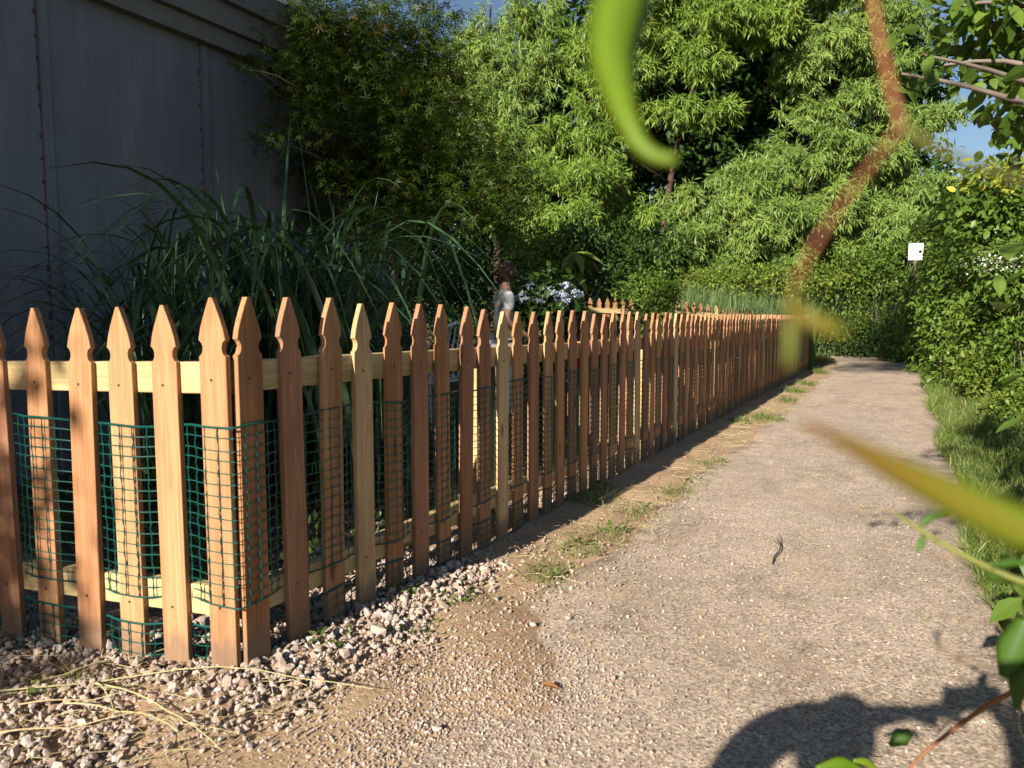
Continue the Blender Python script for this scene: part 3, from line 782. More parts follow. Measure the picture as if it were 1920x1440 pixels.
# broad-leaved tree leaning in from the right of the path
padsR = [pad(a[0], a[1], a[2]*0.5, a[3], a[4]) for a in [
    (1900, 60, 5.0, 60, 55), (1850, 20, 5.2, 60, 40), (1790, 10, 5.0, 36, 18), (1900, 170, 4.8, 50, 55), (1730, 100, 4.6, 26, 18), (1770, 120, 4.9, 22, 12),
    (1925, 290, 5.2, 34, 36), (1980, 150, 5.0, 80, 120), (1960, 10, 5, 90, 70), (1905, 110, 5.6, 45, 80), (1890, 30, 5.6, 60, 45), (1690, 135, 4.6, 24, 18), (1840, -10, 4.8, 60, 26)]]
tree('broadleaf_tree', 'broad-leaved tree reaching in from the right edge against the sky', np.array([2.5, 1.2, 0.0]), W(2100, -60, 2.5), 0.022, padsR, M['shrub'], M['bark_grey'], kind='broad', dens=3.9, leaf=0.072, twigs=False)

# unseen trees behind the photographer, crowns shaped to shade fence, grass and path end
padsS = [((-2.5 + rng.normal(0, 0.4), -6.6 + rng.normal(0, 0.4), z), (0.8, 0.7, 0.5)) for z in np.linspace(2.2, 5.5, 9)] + [((-1.75+0.2*math.sin(z*3), -6.4, z), (0.5, 0.6, 0.35)) for z in np.linspace(2.6, 4.8, 6)] + [((-1.28+0.12*math.sin(z*5), -6.3, z), (0.16, 0.2, 0.14)) for z in (2.7, 3.2, 3.75)] + [((x, -6.8, z), (0.42, 0.5, 0.4)) for x, z in ((-3.3, 5.9), (-3.0, 6.5), (-3.4, 6.9), (-3.0, 7.3), (-3.5, 7.7))]
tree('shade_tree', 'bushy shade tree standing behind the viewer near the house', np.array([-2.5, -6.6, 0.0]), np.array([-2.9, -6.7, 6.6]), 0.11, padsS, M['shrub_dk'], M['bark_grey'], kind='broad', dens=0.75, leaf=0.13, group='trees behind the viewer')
padsS2 = [((-4.9 + rng.normal(0, 0.4), -8.6 + rng.normal(0, 0.5), z), (1.0, 0.9, 0.7)) for z in np.linspace(3.0, 7.8, 9)] + [((x, -8.8+rng.normal(0, 0.4), 11.0+rng.uniform(-0.3, 2.6)), (0.85, 0.8, 0.65)) for x in np.tile(np.linspace(-0.9, 2.2, 6), 3)] + [((-3.2+rng.normal(0, 0.3), -8.4, z), (0.5, 0.5, 0.35)) for z in (5.6, 6.4, 7.0)]  # high outlying masses are added only to shade the far path
tree('shade_tree', 'unseen tall tree behind the viewer, its wide top added to shade the path end', np.array([-4.6, -8.6, 0.0]), np.array([-4.3, -8.6, 10.2]), 0.16, padsS2, M['shrub_dk'], M['bark_grey'], kind='broad', dens=0.65, leaf=0.14, group='trees behind the viewer')

# ------------------------------------------------------------------ shrubs and undergrowth
def shrub(name, label, c, rad, n, mat, leaf=0.07, tmpl=None, group=None, tint0=0.0, stems=7, cat='shrub', lump=0.2, down=0.3, skirt=True):
    c = np.asarray(c, float); rad = np.asarray(rad, float)
    g = float(gz(c[0], c[1]))
    t = empty(name, (c[0], c[1], g))
    fb = MB(); sb = MB()
    leafy(fb, c, rad, n, leaf=leaf, tmpl=tmpl or kite(), shell=0.35, tint0=tint0, lump=lump, down=down)
    # a skirt of foliage so that the mass meets the ground
    if skirt and c[2]-0.6*rad[2] > g+0.05:
        hz = (c[2]-g)/2
        leafy(fb, (c[0], c[1], g+hz), (rad[0]*0.85, rad[1]*0.85, hz), n//2, leaf=leaf, tmpl=tmpl or kite(), shell=0.35, tint0=tint0, lump=lump, down=down)
    for k in range(stems):
        e = c + ball(1)[0]*rad*0.8; e[2] = max(e[2], c[2])
        limb(sb, (c[0]+rng.normal(0, rad[0]*0.15), c[1]+rng.normal(0, rad[1]*0.15), (g-0.05) if skirt else c[2]-rad[2]), e, 0.006, 0.002, n=6)
    child_world(sb.build('stems', M['bark_grey']), t)
    tag(child_world(fb.build('foliage', mat), t), kind='stuff')
    tag(t, label, cat, group)
    return t
def sh(px, py, D, rx, ry, n, *a, deep=0.8, name='shrub', label='', **kw):
    c, r = pad(px, py, D, rx, ry, deep)
    return shrub(name, label, c, r, n, *a, **kw)
# back of the garden
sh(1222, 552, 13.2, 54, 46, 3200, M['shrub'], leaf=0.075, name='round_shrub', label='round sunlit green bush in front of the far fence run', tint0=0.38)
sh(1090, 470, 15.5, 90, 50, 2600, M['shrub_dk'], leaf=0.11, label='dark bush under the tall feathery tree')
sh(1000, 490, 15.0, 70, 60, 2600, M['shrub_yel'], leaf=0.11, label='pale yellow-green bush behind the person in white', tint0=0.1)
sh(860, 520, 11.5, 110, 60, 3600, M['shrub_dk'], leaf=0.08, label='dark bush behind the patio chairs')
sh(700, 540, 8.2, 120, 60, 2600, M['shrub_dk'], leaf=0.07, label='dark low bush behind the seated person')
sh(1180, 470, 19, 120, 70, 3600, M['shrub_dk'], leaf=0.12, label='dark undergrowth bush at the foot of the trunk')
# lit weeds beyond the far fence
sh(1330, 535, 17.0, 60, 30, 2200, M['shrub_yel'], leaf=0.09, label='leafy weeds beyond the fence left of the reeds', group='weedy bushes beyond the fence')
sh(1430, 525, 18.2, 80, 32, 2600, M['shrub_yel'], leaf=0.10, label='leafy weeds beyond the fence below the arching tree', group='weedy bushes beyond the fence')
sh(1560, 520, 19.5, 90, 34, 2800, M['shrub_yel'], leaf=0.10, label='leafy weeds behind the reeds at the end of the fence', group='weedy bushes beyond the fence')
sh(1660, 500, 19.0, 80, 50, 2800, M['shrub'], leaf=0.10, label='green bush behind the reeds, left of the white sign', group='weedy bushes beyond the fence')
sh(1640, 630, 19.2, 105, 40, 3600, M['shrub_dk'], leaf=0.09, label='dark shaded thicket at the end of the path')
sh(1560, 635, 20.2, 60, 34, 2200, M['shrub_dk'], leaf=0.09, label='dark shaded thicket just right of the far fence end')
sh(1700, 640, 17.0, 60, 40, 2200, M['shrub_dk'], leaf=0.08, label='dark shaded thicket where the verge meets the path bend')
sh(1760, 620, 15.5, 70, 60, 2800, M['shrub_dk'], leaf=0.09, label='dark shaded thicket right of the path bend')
# right bank
bank = [
    (1800, 540, 10.5, 75, 90, 3000, 'shrub', 0.085, 'bush with loose branches right of the white sign', 0.1),
    (1880, 600, 9.0, 80, 85, 3200, 'shrub_yel', 0.075, 'sunlit bush on the bank beside the path', 0.0),
    (1815, 415, 11.5, 66, 66, 2600, 'shrub', 0.10, 'leafy bush above the white flowers', 0.05),
    (1890, 400, 8.6, 75, 75, 2600, 'shrub', 0.105, 'large-leaved bush at the right edge under the overhanging tree', 0.0),
    (1920, 500, 7.6, 60, 60, 2000, 'shrub', 0.08, 'bush with small white flowers at the right edge', 0.1),
    (1865, 690, 8.2, 60, 45, 2200, 'shrub_yel', 0.06, 'low weedy bush leaning over the grass verge', 0.0),
    (1910, 770, 6.6, 55, 55, 2200, 'shrub_yel', 0.05, 'low weedy bush at the right edge above the grass', -0.05),
    (1740, 575, 14.0, 60, 50, 2400, 'shrub', 0.09, 'bush below the white sign', 0.05),
    (1835, 640, 9.6, 60, 60, 2400, 'shrub_yel', 0.06, 'weedy bush between the dark thicket and the sunlit bush', -0.05)]
for a in bank:
    sh(a[0], a[1], a[2], a[3], a[4], a[5], M[a[6]], leaf=a[7], label=a[8], tint0=a[9], tmpl=ovate(0.5) if a[7] > 0.08 else kite(), group='bushes on the right bank', name='bank_shrub', stems=2)
sh(1775, 570, 11.5, 40, 45, 1800, M['shrub'], leaf=0.08, label='bush standing in front of the post of the white sign', tint0=0.1, group='bushes on the right bank', name='bank_shrub', stems=3)
# yellow leaves trailing off the top of the bank
sh(1870, 330, 7.2, 55, 20, 260, M['shrub_yel'], leaf=0.08, tmpl=ovate(0.6), tint0=0.35, label='yellowing vine trailing over the top of the right bank', name='trailing_vine', cat='vine', stems=1, skirt=False)
# arching shrub beside the viewer that throws leaf shadows on the path
padsV = [((2.1+rng.normal(0, 0.22), -0.1+rng.normal(0, 0.35), 1.9+rng.normal(0, 0.12)), (0.16, 0.2, 0.08)) for k in range(9)] + [((x, -1.75+rng.normal(0, 0.06), z), (0.10, 0.09, 0.035)) for x, z in ((1.22, 2.06), (1.34, 2.12), (1.46, 2.08), (1.58, 2.14), (1.12, 2.84), (1.22, 2.92), (1.32, 3.04), (1.42, 2.95), (1.55, 2.9), (1.66, 2.3), (1.75, 2.6))]
t_as = tree('arching_shrub', 'arching shrub at the path side just right of the viewer', np.array([2.75, -0.6, 0.0]), np.array([2.4, -0.3, 1.9]), 0.022, padsV, M['shrub'], M['bark_grey'], kind='broad', dens=1.2, leaf=0.06)
t_as['category'] = 'shrub'
padsV2 = [((2.32+0.1*math.sin(k*2.3), 0.35+0.11*k, 0.45+0.13*k), (0.24, 0.26, 0.20)) for k in range(9)] + [((2.08, 0.75, 0.9), (0.10, 0.16, 0.16)), ((2.06, 0.8, 1.25), (0.10, 0.16, 0.14)), ((2.12, 0.7, 0.55), (0.12, 0.2, 0.16))] + [((2.0+0.05*math.sin(k*3.1), 0.22+0.04*k, 0.42+0.15*k), (0.12, 0.13, 0.12)) for k in range(11)] + [((2.14+0.05*math.sin(k*2.1), 0.30+0.04*k, 0.50+0.15*k), (0.12, 0.13, 0.12)) for k in range(10)]
t_as = tree('verge_shrub', 'leafy shrub beyond the right edge whose shade lies on the verge', np.array([2.65, 0.8, 0.0]), np.array([2.6, 0.8, 1.3]), 0.022, padsV2, M['shrub'], M['bark_grey'], kind='broad', dens=1.0, leaf=0.07)
t_as['category'] = 'shrub'

# the far wood that closes the view
def far_wood():
    fb = MB()
    for px, top, D in [(700, 150, 30), (820, 150, 30), (930, 150, 31), (1050, 90, 32), (1180, 60, 32), (1310, 60, 32), (1440, 60, 32), (1560, 100, 31), (1670, 230, 30), (1760, 360, 29), (1850, 370, 28), (1950, 350, 28), (2080, 330, 27), (560, 300, 30)]:
        k = D/FPX
        for j in range(5):
            y = top + 40 + (620-top)*j/5
            leafy(fb, W(px+rng.normal(0, 25), y, D+4+rng.normal(0, 0.8)), (100*k, 80*k, 80*k), 600, leaf=0.33, tmpl=kite(width=0.6), shell=0.3)
    o = fb.build('far_woods', M['shrub_dk'])
    tag(o, 'dark wood behind the garden, closing the view', 'woods', kind='stuff')
def fill_crown_gaps():
    """dark-leaved fill added behind the feathery crowns, its colour standing in for shade"""
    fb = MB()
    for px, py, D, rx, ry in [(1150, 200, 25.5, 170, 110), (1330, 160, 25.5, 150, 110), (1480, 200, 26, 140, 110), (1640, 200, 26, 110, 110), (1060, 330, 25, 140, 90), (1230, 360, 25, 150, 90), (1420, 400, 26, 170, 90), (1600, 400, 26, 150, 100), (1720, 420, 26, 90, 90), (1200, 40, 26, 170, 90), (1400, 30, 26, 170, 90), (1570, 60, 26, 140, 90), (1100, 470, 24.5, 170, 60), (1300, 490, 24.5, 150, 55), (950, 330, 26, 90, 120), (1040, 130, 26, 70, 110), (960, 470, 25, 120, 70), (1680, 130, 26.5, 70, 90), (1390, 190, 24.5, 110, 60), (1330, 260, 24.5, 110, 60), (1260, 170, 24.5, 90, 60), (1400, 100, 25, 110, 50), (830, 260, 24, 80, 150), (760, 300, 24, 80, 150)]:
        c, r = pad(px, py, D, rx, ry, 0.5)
        leafy(fb, c, r, 2000, leaf=0.34, tmpl=kite(width=0.6), shell=0.1)  # dark leaves block the sky and put shade into the crown gaps
    tag(fb.build('dark_gap_fill', M['shrub_dk']), 'dark-leaved fill added behind the feathery trees, coloured for the shade in their gaps', 'woods', kind='stuff')
fill_crown_gaps()
far_wood()

# reeds behind the far fence, grass on the verge
def reeds():
    mb = MB()
    for px0, px1, py, D0, D1, n, h in [(1275, 1530, 600, 14.6, 16.8, 3400, 1.5), (1510, 1700, 600, 19.5, 22, 2000, 1.6)]:
        q = np.array([on_ground(px, D) for px, D in zip(rng.uniform(px0, px1, n), rng.uniform(D0, D1, n))])
        hh = h*rng.uniform(0.6, 1.25, n)
        blades(mb, q, hh, rng.normal(0, 0.16, (n, 2)), rng.uniform(0.014, 0.028, n), np.clip(rng.normal(0.5, 0.25, n), 0, 1))
    tag(mb.build('reeds', M['reed']), 'pale upright reeds standing beyond the far fence run', 'reeds', kind='stuff')
reeds()
def verge():
    mb = MB()
    n = 42000
    y = -1.0 + 19*rng.random(n)**1.6; x = 1.93 + np.abs(rng.normal(0, 0.5, n))*(0.5+0.07*y) + 0.04*np.sin(y*2.1)
    x += 0.05*rng.random(n)
    z = gz(x, y) - 0.01
    h = rng.uniform(0.04, 0.14, n)*(1+1.1*smooth((x-2.0)/0.6)) + 0.004*y
    dry = np.where(rng.random(n) < 0.10, 1.0, np.clip(rng.normal(0.45, 0.2, n), 0, 0.85))
    blades(mb, np.stack([x, y, z], 1), h, rng.normal(0, 0.05, (n, 2)), rng.uniform(0.003, 0.007, n)*(1+0.06*y), dry)
    # beyond the end of the fence
    n = 12000
    y = rng.uniform(15.2, 24, n); x = np.where(rng.random(n) < 0.5, rng.uniform(-6, 0.2, n), rng.uniform(2.1, 6, n)) - 0.16*np.maximum(0, y-17)
    blades(mb, np.stack([x, y, gz(x, y)-0.02], 1), rng.uniform(0.1, 0.35, n), rng.normal(0, 0.08, (n, 2)), rng.uniform(0.008, 0.016, n), np.clip(rng.normal(0.45, 0.2, n), 0, 0.85))
    # thin ground cover inside the garden
    n = 6000
    x = -0.25-2.6*rng.random(n); y = 0.4+13*rng.random(n); ok = x > -3.1 
    x, y = x[ok], y[ok]; n = len(x)
    blades(mb, np.stack([x, y, gz(x, y)-0.01], 1), rng.uniform(0.04, 0.16, n), rng.normal(0, 0.06, (n, 2)), rng.uniform(0.006, 0.014, n), np.clip(rng.normal(0.4, 0.2, n), 0, 0.85))
    tag(mb.build('grass', M['lawn']), 'green grass on the verge and in the garden', 'grass', kind='stuff')
    cb = MB(); n = 9000
    y = 0.5 + 13*rng.random(n)**1.3; x = 2.12 + np.abs(rng.normal(0, 0.35, n))*(0.6+0.06*y)
    q = np.stack([x, y, gz(x, y)+rng.uniform(0.01, 0.22, n)*smooth((x-2.05)/0.4)], 1)
    scatter(cb, kite(), q, rdir(n)+np.array([0, 0, 0.1]), rdir(n)*0.5+UP, rng.uniform(0.02, 0.05, n), np.clip(rng.normal(0.5, 0.2, n), 0, 0.85))
    # low leaves at the foot of the garden plants
    n = 5000; x = -0.35-2.4*rng.random(n); y = 0.5+9*rng.random(n)
    q = np.stack([x, y, gz(x, y)+rng.uniform(0.01, 0.16, n)], 1)
    scatter(cb, kite(), q, rdir(n)+np.array([0, 0, 0.1]), rdir(n)*0.5+UP, rng.uniform(0.03, 0.07, n), np.clip(rng.normal(0.35, 0.2, n), 0, 0.85))
    tag(cb.build('ground_cover', M['weed']), 'low broad-leaved weeds in the verge and the garden bed', 'weeds', kind='stuff')
verge()

# tall arching grass in front of the wall
def tall_grass(label, c, n, h, reach, bias=(0, 0), w=(0.012, 0.022), spread=0.22):
    c = np.array([c[0], c[1], float(gz(c[0], c[1]))])
    t = empty('tall_grass', tuple(c))
    mb = MB(); seg = 12
    for k in range(n):
        a = rng.uniform(0, 2*math.pi); d = np.array([math.cos(a), math.sin(a)]) + np.array(bias)
        b = c + np.array([rng.normal(0, spread), rng.normal(0, spread), 0])
        H = h*rng.uniform(0.55, 1.12); up = rng.random() < 0.08
        rch = reach*(0.25 if up else rng.uniform(0.45, 1.25)); drop = 0.0 if up else rng.uniform(0.25, 1.0)
        tt = np.linspace(0, 1, seg+1)
        zz = H*1.05*tt if up else H*(1.75*tt - 0.75*tt*tt) - drop*H*0.75*np.maximum(0, tt-0.45)**2*3.0
        rr = rch*(0.16*tt + 0.84*tt**2.1)
        P = b + np.stack([d[0]*rr, d[1]*rr, zz], 1)
        P[:, 0] = np.maximum(P[:, 0], -3.12 + 0.03*rng.random())
        P[:, 2] = np.maximum(P[:, 2], 0.05)
        wid = rng.uniform(*w)*np.clip(1.15-tt**3*1.15, 0.02, 1)*np.clip(0.5+tt*3, 0, 1)
        tg = norm(np.gradient(P, axis=0)); side = norm(np.cross(tg, np.array([0, 0, 1.0]) + rng.normal(0, 0.25, 3)))
        nr = np.cross(side, tg)
        Lf = P - side*wid[:, None]/2 + nr*wid[:, None]*0.12; Rt = P + side*wid[:, None]/2 + nr*wid[:, None]*0.12
        V = np.stack([Lf, P, Rt], 1).reshape(-1, 3)
        i = np.arange(seg)*3
        F = np.concatenate([np.stack([i, i+1, i+4, i+3], 1), np.stack([i+1, i+2, i+5, i+4], 1)])
        mb.add(V, F, float(np.clip(rng.normal(0.45, 0.2), 0, 1)))
    tag(child_world(mb.build('leaf_blades', M['grass_tall'], smooth_shade=True), t), kind='stuff')
    tag(t, label, 'grass', 'clumps of tall arching grass')
tall_grass('large clump of tall arching grass in the middle of the bed', (-1.45, 1.75), 380, 1.9, 1.05, w=(0.018, 0.034), spread=0.26)
tall_grass('sparser clump of tall arching grass nearest the house wall', (-2.25, 1.6), 130, 1.85, 1.05, bias=(0.1, -0.45), w=(0.010, 0.018))
tall_grass('clump of tall arching grass next to the maple', (-1.95, 2.6), 190, 1.55, 0.8, w=(0.012, 0.024))

# ------------------------------------------------------------------ gravel, stones, litter on the ground
def rock_tmpl(kind):
    if kind == 'coarse':
        p = (1+5**0.5)/2
        V = norm(np.array([[-1,p,0],[1,p,0],[-1,-p,0],[1,-p,0],[0,-1,p],[0,1,p],[0,-1,-p],[0,1,-p],[p,0,-1],[p,0,1],[-p,0,-1],[-p,0,1]], float))
        F = np.array([[0,11,5],[0,5,1],[0,1,7],[0,7,10],[0,10,11],[1,5,9],[5,11,4],[11,10,2],[10,7,6],[7,1,8],[3,9,4],[3,4,2],[3,2,6],[3,6,8],[3,8,9],[4,9,5],[2,4,11],[6,2,10],[8,6,7],[9,8,1]])
    else:
        V = np.array([[1,0,0],[-1,0,0],[0,1,0],[0,-1,0],[0,0,1],[0,0,-1]], float)
        F = np.array([[0,2,4],[2,1,4],[1,3,4],[3,0,4],[2,0,5],[1,2,5],[3,1,5],[0,3,5]])
    return V, F
def rocks(mb, x, y, z, size, kind):
    V, F = rock_tmpl(kind); n = len(x)
    q = rng.normal(size=(n, 4)); q /= np.linalg.norm(q, axis=1, keepdims=True)
    w, a, b, c = q.T
    Rm = np.stack([1-2*(b*b+c*c), 2*(a*b-c*w), 2*(a*c+b*w), 2*(a*b+c*w), 1-2*(a*a+c*c), 2*(b*c-a*w), 2*(a*c-b*w), 2*(b*c+a*w), 1-2*(a*a+b*b)], 1).reshape(n, 3, 3)
    sc = np.stack([np.ones(n), rng.uniform(0.6, 0.95, n), rng.uniform(0.45, 0.8, n)], 1)
    P = V[None]*(1+rng.normal(0, 0.16, (n, len(V), 1)))*sc[:, None, :]*(size/2)[:, None, None]
    P = np.einsum('nvk,njk->nvj', P, Rm) + np.stack([x, y, z], 1)[:, None, :]
    tn = np.clip(rng.normal(0.5, 0.22, n), 0, 1)
    mb.add(P.reshape(-1, 3), (F[None]+(np.arange(n)*len(V))[:, None, None]).reshape(-1, F.shape[1]), np.repeat(tn, len(V)))
def ground_z(x, y):
    z = gz(x, y)
    x = np.asarray(x, float); y = np.asarray(y, float)
    onp = (x > 0.52) & (x < 1.96)
    XE = 0.66+0.13*np.sin(y*3.7+0.6)+0.07*np.sin(y*9.3+x*6)+0.03*np.sin(x*21-y*14)
    drift = (0.014*np.tanh((XE-x)/0.10) + 0.004)*(1-smooth((y-0.75)/0.5))*(1-smooth((x-1.0)/0.2))
    z = z + np.where((x > 0.3), drift, 0)
    return np.where(onp, np.maximum(gz(np.full_like(x, 1.24), y)+0.007, z), z)
def near_grid(n, x0, x1, y0, y1, keep):
    x = rng.uniform(x0, x1, n); y = rng.uniform(y0, y1, n)
    k = keep(x, y) > rng.random(n)
    return x[k], y[k]
def band(v, a, b, soft):
    return smooth((v-a)/soft+0.5)*smooth((b-v)/soft+0.5)
def gravel():
    mb = MB()
    wv = lambda x, y: 0.05*np.sin(y*5+1)+0.04*np.sin(x*7+y*3)
    # coarse heap along the fence
    def kc(x, y):
        a = band(x, -0.55, 0.26, 0.14)*band(y, -0.12, 1.15+0.3*0, 0.35)
        b = band(x, -1.9, 0.16+wv(x, y), 0.18)*band(y, -0.62, 0.06, 0.12)*(0.35+0.65*smooth((np.sin(x*5.1+y*9)+0.5)))
        return np.clip(a+b, 0, 1)
    x, y = near_grid(26000, -1.9, 0.6, -0.8, 1.6, kc)
    lift = 0.022*rng.random(len(x))*kc(x, y)
    rocks(mb, x, y, ground_z(x, y)+0.002+lift, rng.lognormal(math.log(0.018), 0.38, len(x)), 'coarse')
    x, y = near_grid(11000, -1.9, 1.0, -1.0, 2.4, lambda x, y: band(x, -1.9, 0.45, 0.5)*band(y, -0.9, 1.6, 0.6)*0.8)
    rocks(mb, x, y, ground_z(x, y)+0.001, rng.lognormal(math.log(0.013), 0.3, len(x)), 'coarse')
    # fine grit spilling over the path
    def kf(x, y):
        p = smooth(1.1-np.hypot((x-0.62)/0.62, (y-0.02)/0.75))
        return np.clip(p*(0.45+0.55*smooth(np.sin(x*6.3+y*2.2)*np.sin(y*4.1-x*2)+0.75)) + 0.05, 0, 1)*smooth((1.9-x)/0.4)
    x, y = near_grid(90000, -0.3, 1.9, -0.9, 2.6, kf)
    rocks(mb, x, y, ground_z(x, y)+0.002, rng.lognormal(math.log(0.0085), 0.32, len(x)), 'fine')
    # scattered grains on the concrete and the dirt strip
    x, y = near_grid(4500, 0.02, 1.95, -0.6, 9, lambda x, y: np.where(x < 0.5, 0.7, 0.22)*np.ones_like(x))
    rocks(mb, x, y, ground_z(x, y)+0.002, rng.lognormal(math.log(0.009), 0.35, len(x)), 'fine')
    # stones just inside the fence
    x, y = near_grid(2500, -1.2, -0.02, 0.0, 7, lambda x, y: band(x, -0.7, 0.0, 0.3)*(0.3+0.7*band(y, 0, 2, 0.5)))
    rocks(mb, x, y, ground_z(x, y)+0.004, rng.lognormal(math.log(0.028), 0.35, len(x)), 'coarse')
    tag(mb.build('gravel', M['stone']), 'pinkish grey gravel heaped along the fence and spilling over the path', 'gravel', kind='stuff')
gravel()
# larger loose stones one can pick out
for (px, py, s, lab) in [(735, 1240, 0.040, 'loose grey stone on the dirt in front of the gravel heap'), (820, 1380, 0.030, 'pale loose stone on the grit at the near edge of the path'), (1000, 1180, 0.026, 'small loose stone on the path below the weeds'),
                         (565, 1345, 0.034, 'loose stone beside the long dry stalk on the dirt'), (1065, 1165, 0.026, 'small loose stone right of the dirt patch'), (495, 1250, 0.045, 'tan stone touching the foot of the corner pickets'),
                         (1150, 1278, 0.022, 'small round stone alone on the path')]:
    p = G(px, py); mb = MB()
    V, F = rock_tmpl('coarse')
    Vs = V*(1+rng.normal(0, 0.14, (len(V), 1)))*np.array([1, 0.78, 0.6])*s/2
    mb.add(Vs, F, float(rng.uniform(0.45, 0.9)))
    o = mb.build('loose_stone', M['stone']); o.location = (p[0], p[1], float(ground_z(np.array([p[0]]), np.array([p[1]]))[0])+s*0.24); o.rotation_euler = (0, 0, rng.uniform(0, 6))
    tag(o, lab, 'stone', 'loose stones on the path edge')

def stalk_curve(a, b, bow=0.05, n=10, z=0.01):
    a = np.asarray(a, float); b = np.asarray(b, float); t = np.linspace(0, 1, n)
    d = b-a; pr = np.array([-d[1], d[0], 0])
    P = a + d*t[:, None] + pr*(np.sin(t*math.pi)*bow)[:, None]
    P[:, 2] = ground_z(P[:, 0], P[:, 1]) + 0.014 + z + 0.012*np.abs(np.sin(t*5+a[0]*9))
    return P
stalks = [((-10, 1320), (700, 1325), 0.10, 'longest dry stalk lying from the left edge to the path'), ((60, 1300), (320, 1235), 0.05, 'dry stalk lying up against the sunlit pickets'), ((170, 1300), (420, 1440), 0.04, 'dry stalk slanting down to the bottom edge'),
          ((-10, 1340), (230, 1330), -0.03, 'dry stalk at the left edge, above the heap of straw'), ((120, 1345), (330, 1400), 0.05, 'dry stalk crossing the straw heap'), ((0, 1400), (300, 1365), -0.05, 'dry stalk low in the left corner'),
          ((480, 1365), (640, 1320), 0.03, 'short dry stalk on the dirt left of the grit'), ((180, 1300), (215, 1375), 0.04, 'flat green-yellow grass blade among the straw')]
for (a, b, bow, lab) in stalks:
    mb = MB(); P = stalk_curve(G(*a), G(*b), bow)
    mb.tube(P, np.linspace(0.0022, 0.0011, len(P)), 5, tint=float(rng.uniform(0.4, 0.9)))
    tag(mb.build('dry_stalk', M['straw']), lab, 'stalk', 'dry stalks on the ground by the corner')
def straw_litter():
    mb = MB()
    def bits(n, fx, fy, lo, hi):
        for k in range(n):
            x, y = fx(), fy(); a = rng.uniform(0, 6.3); L = rng.uniform(lo, hi)
            mb.tube(stalk_curve((x, y, 0), (x+L*math.cos(a), y+L*math.sin(a), 0), rng.normal(0, 0.12), 5, 0.0), rng.uniform(0.0006, 0.0014), 3, tint=float(rng.random()), caps=False)
    bits(260, lambda: rng.uniform(-0.9, 0.25), lambda: rng.uniform(-0.65, -0.02), 0.04, 0.25)
    bits(420, lambda: rng.normal(0.38, 0.13), lambda: rng.uniform(0.9, 9), 0.03, 0.14)
    bits(160, lambda: rng.uniform(0.5, 1.9), lambda: rng.uniform(-0.4, 9), 0.02, 0.10)
    tag(mb.build('straw_litter', M['straw']), 'scattered bits of dry straw and pine needles on the dirt', 'litter', kind='stuff')
straw_litter()
# curled twig on the path
mb = MB(); c0 = G(1455, 1040)
tw = lambda pts: np.array([[*G(px, py)[:2], 0.016+h] for px, py, h in pts])
mb.tube(tw([(1448, 1064, 0), (1452, 1052, 0.006), (1461, 1043, 0.010), (1464, 1034, 0.010), (1461, 1026, 0.008), (1456, 1018, 0.004)]), [0.0028, 0.0034, 0.0034, 0.0028, 0.002, 0.001], 5)
mb.tube(tw([(1463, 1034, 0.010), (1456, 1027, 0.008), (1447, 1018, 0.004)]), [0.002, 0.0014, 0.0006], 4)
mb.tube(tw([(1464, 1030, 0.010), (1464, 1018, 0.006), (1461, 1008, 0.004)]), [0.002, 0.0014, 0.0006], 4)
tag(mb.build('twig', plain('dead_twig', (0.06, 0.045, 0.04), 0.9)), 'small curled dark twig lying alone on the concrete path', 'twig')
# brown leaf on the grit
mb = MB(); p = G(1028, 1303); V, F = ovate(0.45, 0.25, 0.4); mb.add(V*0.055, F, 0.5)
o = mb.build('dead_leaf', plain('dead_leaf', (0.30, 0.13, 0.04), 0.7, 0, 0.3, None, 0.3)); o.location = (p[0]-0.02, p[1], 0.026); o.rotation_euler = (0.1, 0, 0.3)
tag(o, 'curled orange-brown dead leaf on the grit', 'leaf')

# weeds along the edge of the path
def weed(px, py, h, n, broad=0.3, lab=None, r=0.05):
    p = G(px, py); g = float(ground_z(np.array([p[0]]), np.array([p[1]]))[0])
    n = int(n*1.5); h = h*1.12
    t = empty('weed_tuft', (p[0], p[1], g)); mb = MB()
    b = np.stack([rng.normal(0, r, n), rng.normal(0, r*1.4, n), np.full(n, -0.004)], 1)
    tn = np.where(rng.random(n) < 0.15, 1.0, np.clip(rng.normal(0.5, 0.2, n), 0, 0.85))
    blades(mb, b, h*rng.uniform(0.4, 1.2, n), rng.normal(0, h*0.6, (n, 2)), rng.uniform(0.002, 0.0045, n)*(1+0.02*p[1]*4), tn)
    tag(mb.build('blades', M['lawn'], t), kind='stuff')
    k = int(n*broad)
    if k:
        lb = MB(); q = np.stack([rng.normal(0, r*0.7, k), rng.normal(0, r*0.9, k), rng.uniform(0.005, h*0.8, k)], 1)
        scatter(lb, ovate(0.5), q, rdir(k)*np.array([1, 1, 0.4])+np.array([0, 0, 0.25]), rdir(k)*0.4+UP, rng.uniform(0.015, 0.04, k), np.clip(rng.normal(0.55, 0.2, k), 0, 0.85))
        tag(lb.build('leaves', M['weed'], t), kind='stuff')
    tag(t, lab or 'small green weed tuft in the dirt strip beside the path', 'weed', 'weed tufts along the path edge')
